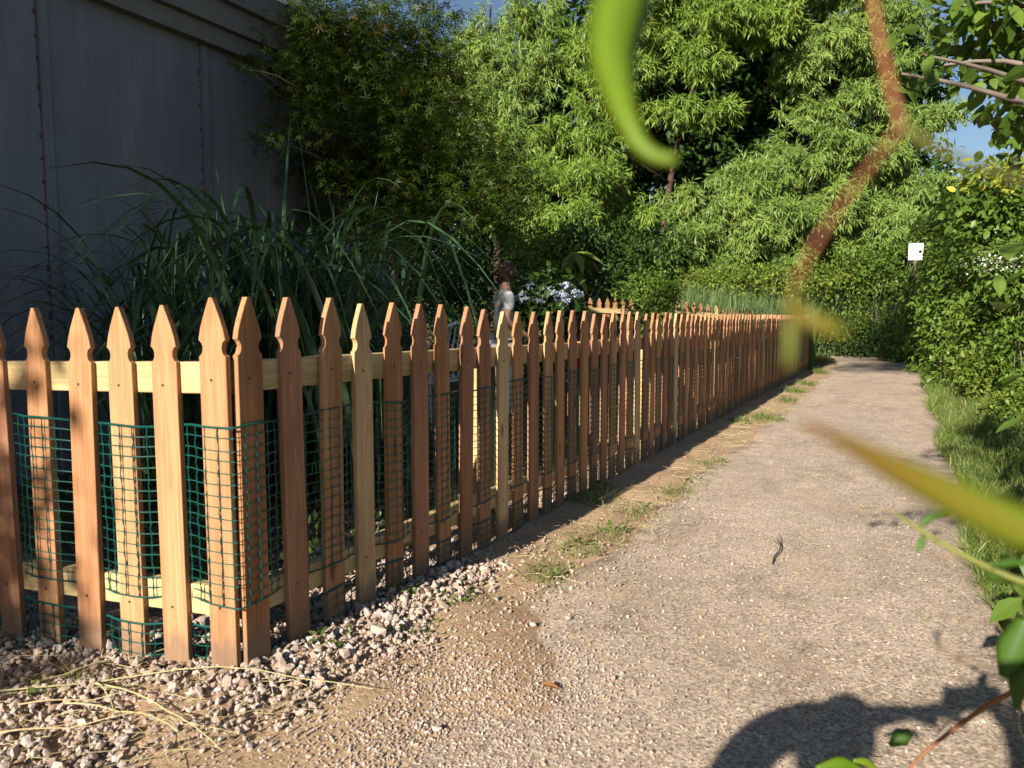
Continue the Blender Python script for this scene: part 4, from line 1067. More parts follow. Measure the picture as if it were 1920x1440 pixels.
for a in [(1110, 945, 0.085, 70, 0.5, 'largest leafy weed on the dirt strip, by the fence foot'), (1020, 1082, 0.05, 110, 0.1, 'dense low grass tuft on the edge of the path'), (880, 1135, 0.045, 50, 0.2, 'small grass tuft at the end of the gravel heap'),
          (612, 1225, 0.04, 12, 1.0, 'tiny two-leaved weed in the gravel right of the corner'), (768, 1130, 0.05, 14, 1.0, 'yellow-green seedling in the gravel below the mesh'), (800, 1185, 0.03, 60, 0.1, 'flat green tuft at the lower edge of the gravel heap'),
          (175, 1265, 0.05, 26, 0.2, 'little green tuft on the gravel in front of the sunlit pickets'), (90, 1300, 0.05, 30, 0.3, 'small tuft among the straw at the left edge')]:
    weed(*a[:5], lab=a[5])
for (px, py, h, n, lab) in [(1200, 960, 0.05, 90, 'low grass tuft halfway between the largest weed and the path'), (1270, 925, 0.05, 90, 'grass tuft on the path edge right of the largest weed'), (1150, 1000, 0.05, 100, 'grass tuft on the path edge just below the largest weed'),
        (1080, 1030, 0.05, 110, 'grass tuft on the path edge above the dense low tuft'), (1340, 870, 0.05, 70, 'sparse tuft in the dirt strip near the middle of the fence'), (1390, 792, 0.07, 120, 'leftmost of the three tufts in a row by the mid fence'),
        (1425, 785, 0.08, 160, 'tallest of the three tufts in a row by the mid fence'), (1450, 790, 0.06, 110, 'rightmost of the three tufts in a row by the mid fence'), (1490, 735, 0.10, 160, 'tuft near the far end of the fence, on the path edge'),
        (1510, 722, 0.10, 160, 'second tuft from the far end of the fence'), (1475, 752, 0.08, 120, 'third tuft from the far end of the fence'), (1535, 700, 0.12, 160, 'farthest tuft, at the end post of the long fence'),
        (1130, 925, 0.07, 60, 'small tuft touching the fence foot behind the largest weed'), (1300, 905, 0.04, 60, 'faint tuft beside the path left of the sparse one')]:
    weed(px, py, h, n, 0.15, r=0.07, lab=lab)

# ------------------------------------------------------------------ patio: people, chairs, pots, flowers
def skin_obj(name, nodes, edges, mat, parent, root=0, sub=2):
    """nodes: (x, y, z, radius or (rx, ry)) in the parent's frame, grown into one continuous surface"""
    me = bpy.data.meshes.new(name)
    me.from_pydata([n[:3] for n in nodes], edges, [])
    o = bpy.data.objects.new(name, me); col.objects.link(o); o.parent = parent
    sk = o.modifiers.new('skin', 'SKIN'); sk.use_smooth_shade = True; sk.branch_smoothing = 0.6
    lay = me.skin_vertices[0].data
    for i, n in enumerate(nodes):
        r = n[3]; lay[i].radius = (r, r) if not isinstance(r, tuple) else r
        lay[i].use_root = (i == root)
    sb = o.modifiers.new('smooth', 'SUBSURF'); sb.levels = sub; sb.render_levels = sub
    me.materials.append(mat)
    return o
def blob(name, c, rad, mat, parent, tilt=0.0, cut=None, n=14):
    """rounded mass (head, hair, cap) from rings; cut drops everything below that share of its height"""
    mb = MB(); V = []; F = []
    m = n
    for i in range(m+1):
        ph = math.pi*i/m
        if cut is not None: ph = ph*cut
        for j in range(n):
            th = 2*math.pi*j/n
            V.append([math.sin(ph)*math.cos(th), math.sin(ph)*math.sin(th), math.cos(ph)])
    V = np.array(V)
    for i in range(m):
        for j in range(n):
            F.append([i*n+j, (i+1)*n+j, (i+1)*n+(j+1) % n, i*n+(j+1) % n])
    V = V*np.array(rad)
    ct, st = math.cos(tilt), math.sin(tilt)
    V = V @ np.array([[ct, 0, -st], [0, 1, 0], [st, 0, ct]])
    mb.add(V + np.array(c), np.array(F))
    o = mb.build(name, mat, parent, smooth_shade=True)
    return o
M['skin'] = plain('skin', (0.50, 0.28, 0.20), 0.55, 0, 0.3)
M['hair_brown'] = plain('brown_hair', (0.070, 0.032, 0.020), 0.6, 0, 0.4, 60, 0.5)
M['hair_dark'] = plain('dark_hair', (0.03, 0.022, 0.018), 0.6, 0, 0.4, 60, 0.4)
M['cloth_white'] = plain('white_cotton', (0.78, 0.76, 0.76), 0.85, 0, 0.2, 25, 0.06)
M['cloth_grey'] = plain('grey_cotton', (0.12, 0.12, 0.14), 0.85, 0, 0.2, 25, 0.15)
M['denim'] = plain('dark_denim', (0.03, 0.045, 0.085), 0.85, 0, 0.2, 40, 0.2)
M['shoe'] = plain('shoe_leather', (0.05, 0.04, 0.035), 0.6)
def striped():
    m, nt, b, out = new_mat('blue_striped_cotton')
    tc = nd(nt, 'ShaderNodeTexCoord'); wv = nd(nt, 'ShaderNodeTexWave'); wv.bands_direction = 'Z'
    wv.inputs['Scale'].default_value = 9.0; nt.links.new(tc.outputs['Object'], wv.inputs[0])
    r = ramp(nt, wv.outputs[1], [(0.45, (0.06, 0.10, 0.30)), (0.55, (0.62, 0.64, 0.70))])
    nt.links.new(r.outputs[0], b.inputs['Base Color']); b.inputs['Roughness'].default_value = 0.85
    return m
M['stripe'] = striped()

def head(parent, c, face, hair, hairmat, size=1.0, name_hair='hair'):
    """face = angle in the parent's frame the face looks towards"""
    hd = empty('head', tuple(c), face); hd.parent = parent
    s = size
    sk = blob('skull', (0, 0, 0), (0.098*s, 0.076*s, 0.118*s), M['skin'], hd)
    me = sk.data
    for v in me.vertices:                                          # brow, nose, chin, cheeks drawn out of the same surface
        x, y, z = v.co
        if x > 0:
            g = math.exp(-(y/(0.020*s))**2)
            v.co.x += 0.026*s*g*math.exp(-((z+0.012*s)/(0.026*s))**2)
            v.co.x += 0.008*s*math.exp(-((z-0.030*s)/(0.015*s))**2) - 0.007*s*math.exp(-((z-0.008*s)/(0.012*s))**2)*math.exp(-((abs(y)-0.032*s)/(0.016*s))**2)
            v.co.x += 0.010*s*g*math.exp(-((z+0.095*s)/(0.02*s))**2)
        if z < -0.03*s: v.co.y *= 0.86
    for sy in (-1, 1):
        e = MB(); e.tube([(-0.005*s, sy*0.074*s, -0.026*s), (-0.010*s, sy*0.083*s, 0.0), (-0.004*s, sy*0.078*s, 0.028*s)], [0.008*s, 0.014*s, 0.009*s], 8); e.build('ear', M['skin'], hd, smooth_shade=True)
        e = MB(); e.box((0.088*s, sy*0.032*s, 0.008*s), (0.010*s, 0.022*s, 0.007*s)); e.build('eye', M['hair_dark'], hd)
    e = MB(); e.tube([(0.083*s, -0.022*s, -0.058*s), (0.094*s, 0, -0.056*s), (0.083*s, 0.022*s, -0.058*s)], [0.002, 0.005*s, 0.002], 6); e.build('mouth', plain('lips', (0.40, 0.15, 0.12), 0.5), hd)
    if hair == 'bob':
        h = blob('hair', (-0.022*s, 0, 0.012*s), (0.112*s, 0.098*s, 0.135*s), hairmat, hd, tilt=-0.35, cut=0.80)
        for v in h.data.vertices: v.co += Vector((0.010*math.sin(v.co.z*70+v.co.y*60), 0.010*math.sin(v.co.z*83+v.co.x*90), 0.010*math.sin(v.co.x*95+v.co.y*40)))
    elif hair == 'short':
        blob('hair', (-0.014*s, 0, 0.016*s), (0.104*s, 0.086*s, 0.118*s), hairmat, hd, tilt=-0.45, cut=0.55)
    elif hair == 'cap':
        blob('cap', (-0.004*s, 0, 0.030*s), (0.110*s, 0.090*s, 0.105*s), hairmat, hd, tilt=0.0, cut=0.48)
        br = MB(); th = np.linspace(-1.0, 1.0, 9)
        V = [[0.085*s*math.cos(t), 0.080*s*math.sin(t), 0.040*s] for t in th] + [[0.165*s*math.cos(t*0.8), 0.085*s*math.sin(t), 0.026*s] for t in th]
        V += [[a, b_, c_-0.006] for a, b_, c_ in V]
        F = [[i, i+1, i+10, i+9] for i in range(8)] + [[18+i+9, 18+i+10, 18+i+1, 18+i] for i in range(8)] + [[9+i, 10+i, 28+i, 27+i] for i in range(8)]
        br.add(np.array(V), np.array(F)); br.build('cap_brim', hairmat, hd)
    return hd
def hand_nodes(w, d, u, s=1.0, curl=0.5):
    """palm and five bent fingers from wrist w; d = direction of the fingers, u = back of the hand"""
    w = np.array(w, float); d = norm(np.array(d, float)); u = norm(np.array(u, float) - d*(np.array(u, float)@d)); l = np.cross(u, d)
    N = [(*w, 0.024*s), (*(w+d*0.045*s), (0.030*s, 0.016*s)), (*(w+d*0.085*s), (0.030*s, 0.014*s))]; E = [(0, 1), (1, 2)]
    for k, (off, ln) in enumerate(((-0.027, 0.066), (-0.009, 0.078), (0.010, 0.072), (0.027, 0.056))):
        b = w + d*0.085*s + l*off*s
        i = len(N); a = 0.0; p = b
        N.append((*p, 0.0092*s)); E.append((2, i))
        for j, f in enumerate((0.45, 0.32, 0.23)):
            a += curl*(0.7 if j == 0 else 0.9)
            p = p + (d*math.cos(a) - u*math.sin(a))*ln*f*s
            N.append((*p, (0.0086-0.0007*j)*s)); E.append((i+j, i+j+1))
    i = len(N); p = w + d*0.03*s - l*0.028*s
    N.append((*p, 0.012*s)); E.append((1, i))
    for j in range(2):
        p = p + (d*0.75 - l*0.5 - u*0.45*curl)*0.032*s
        N.append((*p, 0.0100*s)); E.append((i+j, i+j+1))
    return N, E
def join_hand(N, E, wrist_idx, d, u, s=1.0, curl=0.5):
    hn, he = hand_nodes(N[wrist_idx][:3], d, u, s, curl)
    o = len(N)
    N += hn[1:]
    f = lambda k: wrist_idx if k == 0 else o+k-1
    E += [(f(a), f(b)) for a, b in he]

def standing_person():
    p0 = on_ground(946, 7.0)
    yaw = math.atan2(RT[1], RT[0]) + 0.35
    t = empty('person', tuple(p0), yaw); t.scale = (0.93, 0.93, 0.93)                            # local +X = the way the person faces
    N = [(0, 0, 0.92, (0.11, 0.14)), (0, 0, 1.15, (0.095, 0.12)), (0.01, 0, 1.32, (0.085, 0.13)), (0.015, 0, 1.41, 0.05), (0.03, 0, 1.49, 0.048)]
    E = [(0, 1), (1, 2), (2, 3), (3, 4)]
    for sy in (-1, 1):
        i = len(N)
        N += [(0.0, sy*0.165, 1.335, 0.048), (-0.02+0.03*sy, sy*0.205, 1.07, 0.038), (0.16, sy*0.19, 0.93, 0.026)]
        E += [(2, i), (i, i+1), (i+1, i+2)]
        join_hand(N, E, i+2, (0.9, 0, -0.45), (0, sy, 0.3), 0.95, 0.4)
        i = len(N)
        N += [(0, sy*0.09, 0.86, 0.085), (0.015, sy*0.095, 0.48, 0.055), (-0.01, sy*0.095, 0.10, 0.035), (0.05, sy*0.10, 0.035, 0.034), (0.15, sy*0.105, 0.025, 0.025)]
        E += [(0, i), (i, i+1), (i+1, i+2), (i+2, i+3), (i+3, i+4)]
    skin_obj('body', N, E, M['skin'], t)
    S = [(0, 0, 0.90, (0.135, 0.165)), (0, 0, 1.12, (0.118, 0.145)), (0.008, 0, 1.31, (0.108, 0.15)), (0.012, 0, 1.39, 0.062)]
    SE = [(0, 1), (1, 2), (2, 3)]
    for sy in (-1, 1):
        i = len(S); S += [(0.0, sy*0.165, 1.335, 0.066), (-0.012+0.02*sy, sy*0.195, 1.15, 0.056)]; SE += [(2, i), (i, i+1)]
    skin_obj('shirt', S, SE, M['cloth_white'], t)
    T = [(0, 0, 0.93, (0.125, 0.155))]; TE = []
    for sy in (-1, 1):
        i = len(T); T += [(0, sy*0.09, 0.84, 0.102), (0.015, sy*0.095, 0.48, 0.078), (-0.01, sy*0.095, 0.12, 0.066)]; TE += [(0, i), (i, i+1), (i+1, i+2)]
    skin_obj('trousers', T, TE, M['cloth_white'], t)
    head(t, (0.045, 0, 1.54), 0.1, 'bob', M['hair_brown'], size=0.84)
    tag(t, 'person in a white top with brown hair standing beyond the pale blue flowers', 'person')
standing_person()

def chair(px, D, rz, label, lift=0.0):
    p = on_ground(px, D)
    t = empty('patio_chair', tuple(p), rz)
    wm = M.get('white_tube') or plain('white_painted_metal', (0.72, 0.74, 0.76), 0.35, 0.1, 0.5); M['white_tube'] = wm
    for sx in (-1, 1):
        for sy in (-1, 1):
            mb = MB(); mb.tube([(sx*0.20, sy*0.23, 0.43), (sx*0.23, sy*0.25, 0.0)], 0.012, 8); mb.build('leg', wm, t)
        mb = MB(); th = np.linspace(0, 1, 9)
        mb.tube([(-0.24+0.46*a, sx*0.27, 0.66+0.03*math.sin(a*3.0)-0.20*max(0, a-0.8)*5*0.6) for a in th], 0.013, 8); mb.build('armrest', wm, t)
        mb = MB(); mb.tube([(0.19, sx*0.27, 0.56), (0.20, sx*0.25, 0.44)], 0.011, 8); mb.build('arm_post', wm, t)
    mb = MB()
    for k in range(7): mb.box((-0.21+0.07*k, 0, 0.44), (0.045, 0.50, 0.014))
    tag(mb.build('seat_slats', wm, t), kind='stuff')
    mb = MB(); mb.tube([(-0.22, -0.26, 0.44), (-0.28, -0.26, 0.72), (-0.32, -0.20, 0.93), (-0.335, 0, 0.98), (-0.32, 0.20, 0.93), (-0.28, 0.26, 0.72), (-0.22, 0.26, 0.44)], 0.014, 8); mb.build('back_frame', wm, t)
    for k in range(5):
        y = -0.16+0.08*k
        mb = MB(); mb.tube([(-0.225, y, 0.46), (-0.285, y, 0.72), (-0.328, y*0.9, 0.95)], 0.008, 6); mb.build('back_bar', wm, t)
    tag(t, label, 'chair', 'white patio chairs')
    return t
chair(688, 6.45, math.atan2(-FW[1], -FW[0])+0.6, 'white metal patio chair under the seated person')
chair(800, 6.9, math.atan2(RT[1], RT[0])+2.6, 'white metal patio chair nearest the seated person, empty')
chair(850, 7.4, math.atan2(RT[1], RT[0])+3.3, 'empty white metal patio chair right of the other empty one')

def seated_person():
    p0 = on_ground(688, 6.45); yaw = math.atan2(-FW[1], -FW[0])+0.6
    t = empty('person', tuple(p0), yaw)
    N = [(-0.10, 0, 0.55, (0.13, 0.15)), (-0.14, 0, 0.78, (0.11, 0.135)), (-0.15, 0, 0.95, (0.10, 0.15)), (-0.13, 0, 1.05, 0.055), (-0.11, 0, 1.11, 0.05)]
    E = [(0, 1), (1, 2), (2, 3), (3, 4)]
    for sy in (-1, 1):
        i = len(N)
        N += [(-0.15, sy*0.19, 0.97, 0.052), (-0.10, sy*0.25, 0.72, 0.042), (0.12, sy*0.24, 0.70, 0.030)]; E += [(2, i), (i, i+1), (i+1, i+2)]
        join_hand(N, E, i+2, (1, 0, -0.1), (0, 0, 1), 1.0, 0.5)
        i = len(N)
        N += [(0.0, sy*0.10, 0.54, 0.085), (0.34, sy*0.12, 0.54, 0.065), (0.36, sy*0.12, 0.12, 0.045), (0.40, sy*0.12, 0.04, 0.038), (0.52, sy*0.13, 0.03, 0.028)]; E += [(0, i), (i, i+1), (i+1, i+2), (i+2, i+3), (i+3, i+4)]
    skin_obj('body', N, E, M['skin'], t)
    S = [(-0.10, 0, 0.52, (0.16, 0.18)), (-0.14, 0, 0.78, (0.14, 0.165)), (-0.15, 0, 0.95, (0.122, 0.17)), (-0.135, 0, 1.035, 0.068)]; SE = [(0, 1), (1, 2), (2, 3)]
    for sy in (-1, 1):
        i = len(S); S += [(-0.15, sy*0.19, 0.97, 0.070), (-0.11, sy*0.24, 0.78, 0.060)]; SE += [(2, i), (i, i+1)]
    skin_obj('shirt', S, SE, M['stripe'], t)
    T = [(-0.10, 0, 0.55, (0.14, 0.165))]; TE = []
    for sy in (-1, 1):
        i = len(T); T += [(0.0, sy*0.10, 0.545, 0.100), (0.33, sy*0.12, 0.545, 0.082), (0.36, sy*0.12, 0.14, 0.065)]; TE += [(0, i), (i, i+1), (i+1, i+2)]
    skin_obj('trousers', T, TE, M['denim'], t)
    head(t, (-0.085, 0, 1.205), 0.0, 'cap', M['cloth_grey'])
    tag(t, 'person in a blue striped shirt and dark cap sitting in the shade', 'person')
seated_person()

def lathe(mb, prof, c, n=20):
    th = np.arange(n)*2*math.pi/n
    V = np.concatenate([np.stack([r*np.cos(th), r*np.sin(th), np.full(n, z)], 1) for r, z in prof]) + np.array(c)
    F = [[i*n+j, i*n+(j+1) % n, (i+1)*n+(j+1) % n, (i+1)*n+j] for i in range(len(prof)-1) for j in range(n)]
    mb.add(V, np.array(F))
def pot(px, D, r, h, mat, label):
    p = on_ground(px, D); t = empty('flower_pot', tuple(p))
    mb = MB(); lathe(mb, [(0.0, 0.0), (r*0.7, 0.0), (r*0.97, h*0.86), (r*0.97, h*0.88), (r*0.85, h*0.88), (r*0.80, h*0.75)], (0, 0, 0)); mb.build('bowl', mat, t, smooth_shade=False)
    mb = MB(); lathe(mb, [(r*0.97, h*0.87), (r*1.07, h*0.87), (r*1.07, h), (r*0.92, h), (r*0.90, h*0.87)], (0, 0, 0)); mb.build('rim', mat, t)
    mb = MB(); lathe(mb, [(0.0, h*0.90), (r*0.5, h*0.91), (r*0.91, h*0.88)], (0, 0, 0)); mb.build('potting_soil', plain('potting_soil', (0.04, 0.03, 0.02), 0.95), t)
    tag(t, label, 'pot', 'pots beside the flowers')
pot(1046, 8.4, 0.30, 0.98, plain('dark_glaze', (0.018, 0.018, 0.026), 0.35), 'tall dark glazed pot right of the pale blue flowers')
pot(1062, 7.6, 0.17, 0.62, plain('red_glaze', (0.24, 0.02, 0.018), 0.3), 'small red glazed pot in front of the dark one')

# pale blue mophead flowers
def hydrangea():
    c, r = pad(1022, 570, 7.0, 66, 34, 0.7)
    t = shrub('hydrangea', 'flowering shrub with pale blue flower heads in front of the person in white', c, r*np.array([1, 1, 1.1]), 2200, M['shrub_dk'], leaf=0.075, tmpl=ovate(0.6), stems=8)
    heads = []
    for k in range(3):
        mb = MB(); n = 60; d = rdir(n); d[:, 2] = np.abs(d[:, 2])*0.9+0.05
        scatter(mb, kite(width=0.9), d*0.032, rdir(n), d, rng.uniform(0.016, 0.026, n), np.clip(rng.normal(0.5, 0.25, n), 0, 1))
        o = mb.build('flower_head', M['flower']); heads.append(o.data); bpy.data.objects.remove(o)
    loc0 = np.array(t.location)
    for k in range(40):
        o = bpy.data.objects.new('flower_head', heads[k % 3]); col.objects.link(o); o.parent = t
        d = rdir(1)[0]; d[2] = abs(d[2])*0.9; d = norm(d - FW*0.5)
        o.location = c + d*r*np.array([1.02, 1.0, 1.12])*rng.uniform(0.85, 1.1) - loc0
        o.rotation_euler = (rng.normal(0, 0.4), rng.normal(0, 0.4), rng.uniform(0, 6)); s_ = rng.uniform(0.75, 1.35); o.scale = (s_, s_, s_)
hydrangea()

def tripod():
    apex = W(984, 512, 7.9); t = empty('plant_tripod', (apex[0], apex[1], 0))
    dk = plain('dark_iron', (0.02, 0.02, 0.02), 0.5, 0.5)
    for a in (0.3, 2.4, 4.5):
        mb = MB(); mb.tube([(0.03*math.cos(a+3), 0.03*math.sin(a+3), apex[2]+0.03), (0.24*math.cos(a), 0.24*math.sin(a), 0.0)], 0.008, 6); mb.build('pole', dk, t)
    mb = MB(); mb.tube([(0.035*math.cos(a), 0.035*math.sin(a), apex[2]-0.04) for a in np.linspace(0, 6.28, 13)], 0.004, 5); mb.build('ring', dk, t)
    tag(t, 'thin dark plant tripod rising behind the pale blue flowers', 'plant support')
tripod()

def sapling():
    p = on_ground(1075, 11.8); t = empty('large_leaved_sapling', tuple(p)); top = W(1078, 474, 11.8) - p
    mb = MB(); mb.tube([(0, 0, -0.05), (0.03, 0.02, top[2]*0.5), (top[0], top[1], top[2])], [0.016, 0.012, 0.006], 6); mb.build('stem', M['stem_green'], t)
    V, F = ovate(0.36, 0.55, 0.25)
    mb = MB(); mb.add(V, F, 0.7); o = mb.build('leaf', M['shrub_yel']); me = o.data; bpy.data.objects.remove(o)
    for k in range(26):
        o = bpy.data.objects.new('leaf', me); col.objects.link(o); o.parent = t
        f = 1.0 if k < 10 else rng.uniform(0.55, 0.95)
        a = k*2.4 + rng.normal(0, 0.2)
        o.location = np.array(top)*f; s_ = rng.uniform(0.30, 0.50); o.scale = (s_, s_, s_)
        o.rotation_euler = (rng.normal(0, 0.2), rng.uniform(-0.2, 0.75), a)
    tag(t, 'sapling with a rosette of large drooping yellow-green leaves', 'sapling')
sapling()

def sign():
    c = W(1717, 472, 16.6); t = empty('small_sign', (c[0], c[1], float(gz(c[0], c[1]))), YAW-0.25)
    z = c[2]-float(gz(c[0], c[1]))
    wm = plain('white_sign_paint', (0.80, 0.82, 0.84), 0.5)
    mb = MB(); mb.box((0, 0, z), (0.29, 0.008, 0.36)); mb.build('panel', wm, t)
    mb = MB(); mb.box((0, 0.022, z/2+0.05), (0.05, 0.03, z+0.2)); mb.build('sign_post', M['bark_grey'], t)
    tag(t, 'small blank white sign among the bushes right of the path', 'sign')
sign()
mb = MB(); n = 260
q = W(1880, 492, 7.4) + rng.normal(0, 1, (n, 3))*np.array([0.16, 0.16, 0.06])
scatter(mb, kite(width=0.8), q, rdir(n), rdir(n)*0.5+UP, rng.uniform(0.016, 0.032, n), np.clip(rng.normal(0.5, 0.3, n), 0, 1))
for o_ in list(bpy.data.objects):
    if o_.get('label') == 'bush with small white flowers at the right edge':
        tag(child_world(mb.build('blossoms', M['flower_w']), o_), kind='stuff')
        break

# ------------------------------------------------------------------ vine beside the lens, rooted at the path side
def foreground_vine():
    root = np.array([2.35, -0.9, 0.0])
    K = 1.8
    def V_(px, py, D): return W(px, py, D*K)
    t = empty('climbing_vine', tuple(root))
    def part(name, mb, mat, sm=True): return child_world(mb.build(name, mat, smooth_shade=sm), t)
    def stem(pts, r, mat):
        P = np.array(pts); k = np.arange(len(P)); f = np.linspace(0, len(P)-1, len(P)*4)
        Q = np.stack([np.interp(f, k, P[:, i]) for i in range(3)], 1)
        for _ in range(3): Q[1:-1] = (Q[:-2]+2*Q[1:-1]+Q[2:])/4
        rr = np.interp(f, np.linspace(0, len(P)-1, len(np.atleast_1d(r))), np.atleast_1d(r)) if np.ndim(r) else r
        mb = MB(); mb.tube(Q, rr, 8); return part('stem', mb, mat)
    def blade(pts, wid, mat, side=None, fold=0.25, tint=(0.5, 0.5)):
        P = np.array(pts, float); k = np.arange(len(P)); f = np.linspace(0, len(P)-1, len(P)*4)
        Q = np.stack([np.interp(f, k, P[:, i]) for i in range(3)], 1)
        for _ in range(3): Q[1:-1] = (Q[:-2]+2*Q[1:-1]+Q[2:])/4
        w = np.interp(f, np.linspace(0, len(P)-1, len(wid)), wid)
        tg = norm(np.gradient(Q, axis=0)); view = norm(Q-CAM)
        s_ = norm(np.cross(tg, view)) if side is None else norm(np.cross(tg, side)); nr = np.cross(s_, tg)
        rows = [Q - s_*w[:, None]/2 + nr*(fold*w)[:, None], Q - s_*w[:, None]/4 + nr*(fold*0.3*w)[:, None], Q, Q + s_*w[:, None]/4 + nr*(fold*0.3*w)[:, None], Q + s_*w[:, None]/2 + nr*(fold*w)[:, None]]
        V = np.stack(rows, 1).reshape(-1, 3); m = len(Q)
        F = np.array([[i*5+j, i*5+j+1, i*5+j+6, i*5+j+5] for i in range(m-1) for j in range(4)])
        mb = MB(); mb.add(V, F, np.clip(np.repeat(np.linspace(tint[0], tint[1], m), 5) + np.tile([0.1, 0.0, -0.3, 0.0, 0.1], m), 0, 1))
        o = part('leaf', mb, mat)
        so = o.modifiers.new('thickness', 'SOLIDIFY'); so.thickness = 0.0003
        return o
    # stems that climb from the root to beside the lens
    stem([root, (2.15, -0.95, 0.55), (1.98, -1.15, 1.0), (1.83, -1.30, 1.22), V_(1900, -200, 0.22), V_(1640, -160, 0.12)], [0.006, 0.004, 0.003, 0.0018, 0.0014, 0.0009], M['stem_red'])
    stem([V_(1640, -160, 0.12), V_(1632, -20, 0.10), V_(1652, 90, 0.095), V_(1672, 170, 0.09), V_(1690, 238, 0.088)], [0.0008, 0.0008, 0.0008, 0.0008, 0.0007], M['stem_red'])
    stem([V_(1690, 238, 0.088), V_(1640, 300, 0.086), V_(1580, 380, 0.084), V_(1520, 470, 0.082), V_(1488, 540, 0.080)], [0.0006, 0.0005, 0.0005, 0.0005, 0.0004], M['stem_red'])
    stem([V_(1690, 238, 0.088), V_(1750, 275, 0.088), V_(1830, 310, 0.090), V_(1930, 345, 0.094), V_(2100, 380, 0.11), (1.86, -1.28, 1.10)], [0.0009, 0.0009, 0.0009, 0.0009, 0.001, 0.0014], M['stem_green'])
    brown = leaf_mat('vine_leaf_brown_tip', (0.22, 0.10, 0.02), (0.20, 0.30, 0.02), trans=0.4)
    # young leaves
    blade([V_(1200, -120, 0.125), V_(1172, -10, 0.122), V_(1148, 90, 0.118), V_(1155, 150, 0.115), V_(1170, 210, 0.112), V_(1196, 268, 0.110), V_(1225, 295, 0.109), V_(1268, 302, 0.108)], np.array([90, 112, 84, 60, 44, 32, 24, 16])*0.117*K/FPX, M['vine'], tint=(0.35, 1.0), fold=0.38)
    blade([V_(1500, 790, 0.085), V_(1580, 826, 0.085), V_(1680, 880, 0.084), V_(1790, 935, 0.083), V_(1930, 1000, 0.082), V_(2080, 1080, 0.082)], np.array([6, 22, 50, 70, 82, 52])*0.084*K/FPX, brown, tint=(0.0, 1.0))
    blade([V_(1470, 560, 0.078), V_(1500, 590, 0.078), V_(1545, 612, 0.077), V_(1590, 625, 0.077)], np.array([8, 26, 34, 8])*0.078*K/FPX, brown, tint=(0.4, 0.6))
    blade([V_(1488, 540, 0.080), V_(1484, 610, 0.080), V_(1478, 690, 0.079)], np.array([6, 18, 5])*0.08*K/FPX, brown, tint=(0.6, 0.9))
    stem([V_(1930, 1000, 0.082), V_(2080, 1080, 0.082), V_(2250, 1100, 0.10), (1.87, -1.24, 0.95)], [0.0008, 0.0009, 0.001, 0.0014], M['stem_green'])
    # sprig across the lower right
    stem([W(1672, 958, 0.50), W(1712, 985, 0.50), W(1770, 1022, 0.49), W(1840, 1058, 0.48), W(1930, 1100, 0.47), (2.02, -0.98, 0.83), (2.15, -0.95, 0.55)], [0.0010, 0.0016, 0.0018, 0.0020, 0.0024, 0.003, 0.003], M['stem_green'])
    blade([W(1722, 990, 0.50), W(1738, 975, 0.50), W(1758, 962, 0.50)], np.array([4, 16, 4])*0.5/FPX, M['vine_dk'])
    blade([W(1742, 975, 0.50), W(1770, 962, 0.50), W(1812, 958, 0.50)], np.array([4, 14, 3])*0.5/FPX, M['vine_dk'])
    blade([W(1732, 1000, 0.50), W(1728, 1018, 0.50), W(1718, 1036, 0.50)], np.array([3, 14, 4])*0.5/FPX, M['vine_dk'], tint=(0.9, 0.9))
    blade([W(1846, 1060, 0.48), W(1868, 1076, 0.48), W(1905, 1092, 0.48)], np.array([8, 40, 10])*0.48/FPX, M['vine_dk'])
    blade([W(1860, 1062, 0.47), W(1890, 1054, 0.47), W(1930, 1056, 0.47)], np.array([4, 18, 6])*0.47/FPX, M['vine_dk'], tint=(0.2, 0.4))
    blade([W(1880, 1270, 0.62), W(1898, 1220, 0.62), W(1925, 1160, 0.62)], np.array([14, 62, 30])*0.62/FPX, M['vine_dk'], tint=(0.4, 0.3))
    blade([W(1905, 1330, 0.62), W(1910, 1280, 0.62), W(1935, 1240, 0.62)], np.array([10, 40, 30])*0.62/FPX, M['vine_dk'], tint=(0.6, 0.3))
    stem([W(1700, 1445, 0.95), W(1745, 1400, 0.95), W(1800, 1358, 0.94), W(1870, 1310, 0.92), W(1960, 1270, 0.88), (2.15, -0.95, 0.40), root + np.array([0, 0, 0.02])], [0.0016, 0.0022, 0.0028, 0.0032, 0.0034, 0.004, 0.005], M['stem_red'])
    blade([W(1708, 1372, 0.95), W(1690, 1382, 0.95), W(1668, 1398, 0.95)], np.array([12, 34, 6])*0.95/FPX, M['vine_dk'], tint=(0.7, 0.9))
    stem([W(1740, 1400, 0.95), W(1722, 1388, 0.95), W(1706, 1374, 0.95)], 0.0008, M['stem_green'])
    blade([W(1620, 1445, 0.95), W(1580, 1428, 0.95), W(1530, 1440, 0.95)], np.array([6, 26, 8])*0.95/FPX, M['vine'], tint=(0.3, 0.4))
    blade([W(1600, 1426, 0.95), W(1625, 1428, 0.95), W(1648, 1450, 0.95)], np.array([6, 16, 8])*0.95/FPX, M['vine'], tint=(0.8, 0.9))
    stem([W(1640, 1470, 0.95), W(1620, 1440, 0.95)], 0.0012, M['stem_red'])
    tag(t, 'out-of-focus vine with a curled yellow-green leaf hanging close to the viewer', 'vine')
foreground_vine()

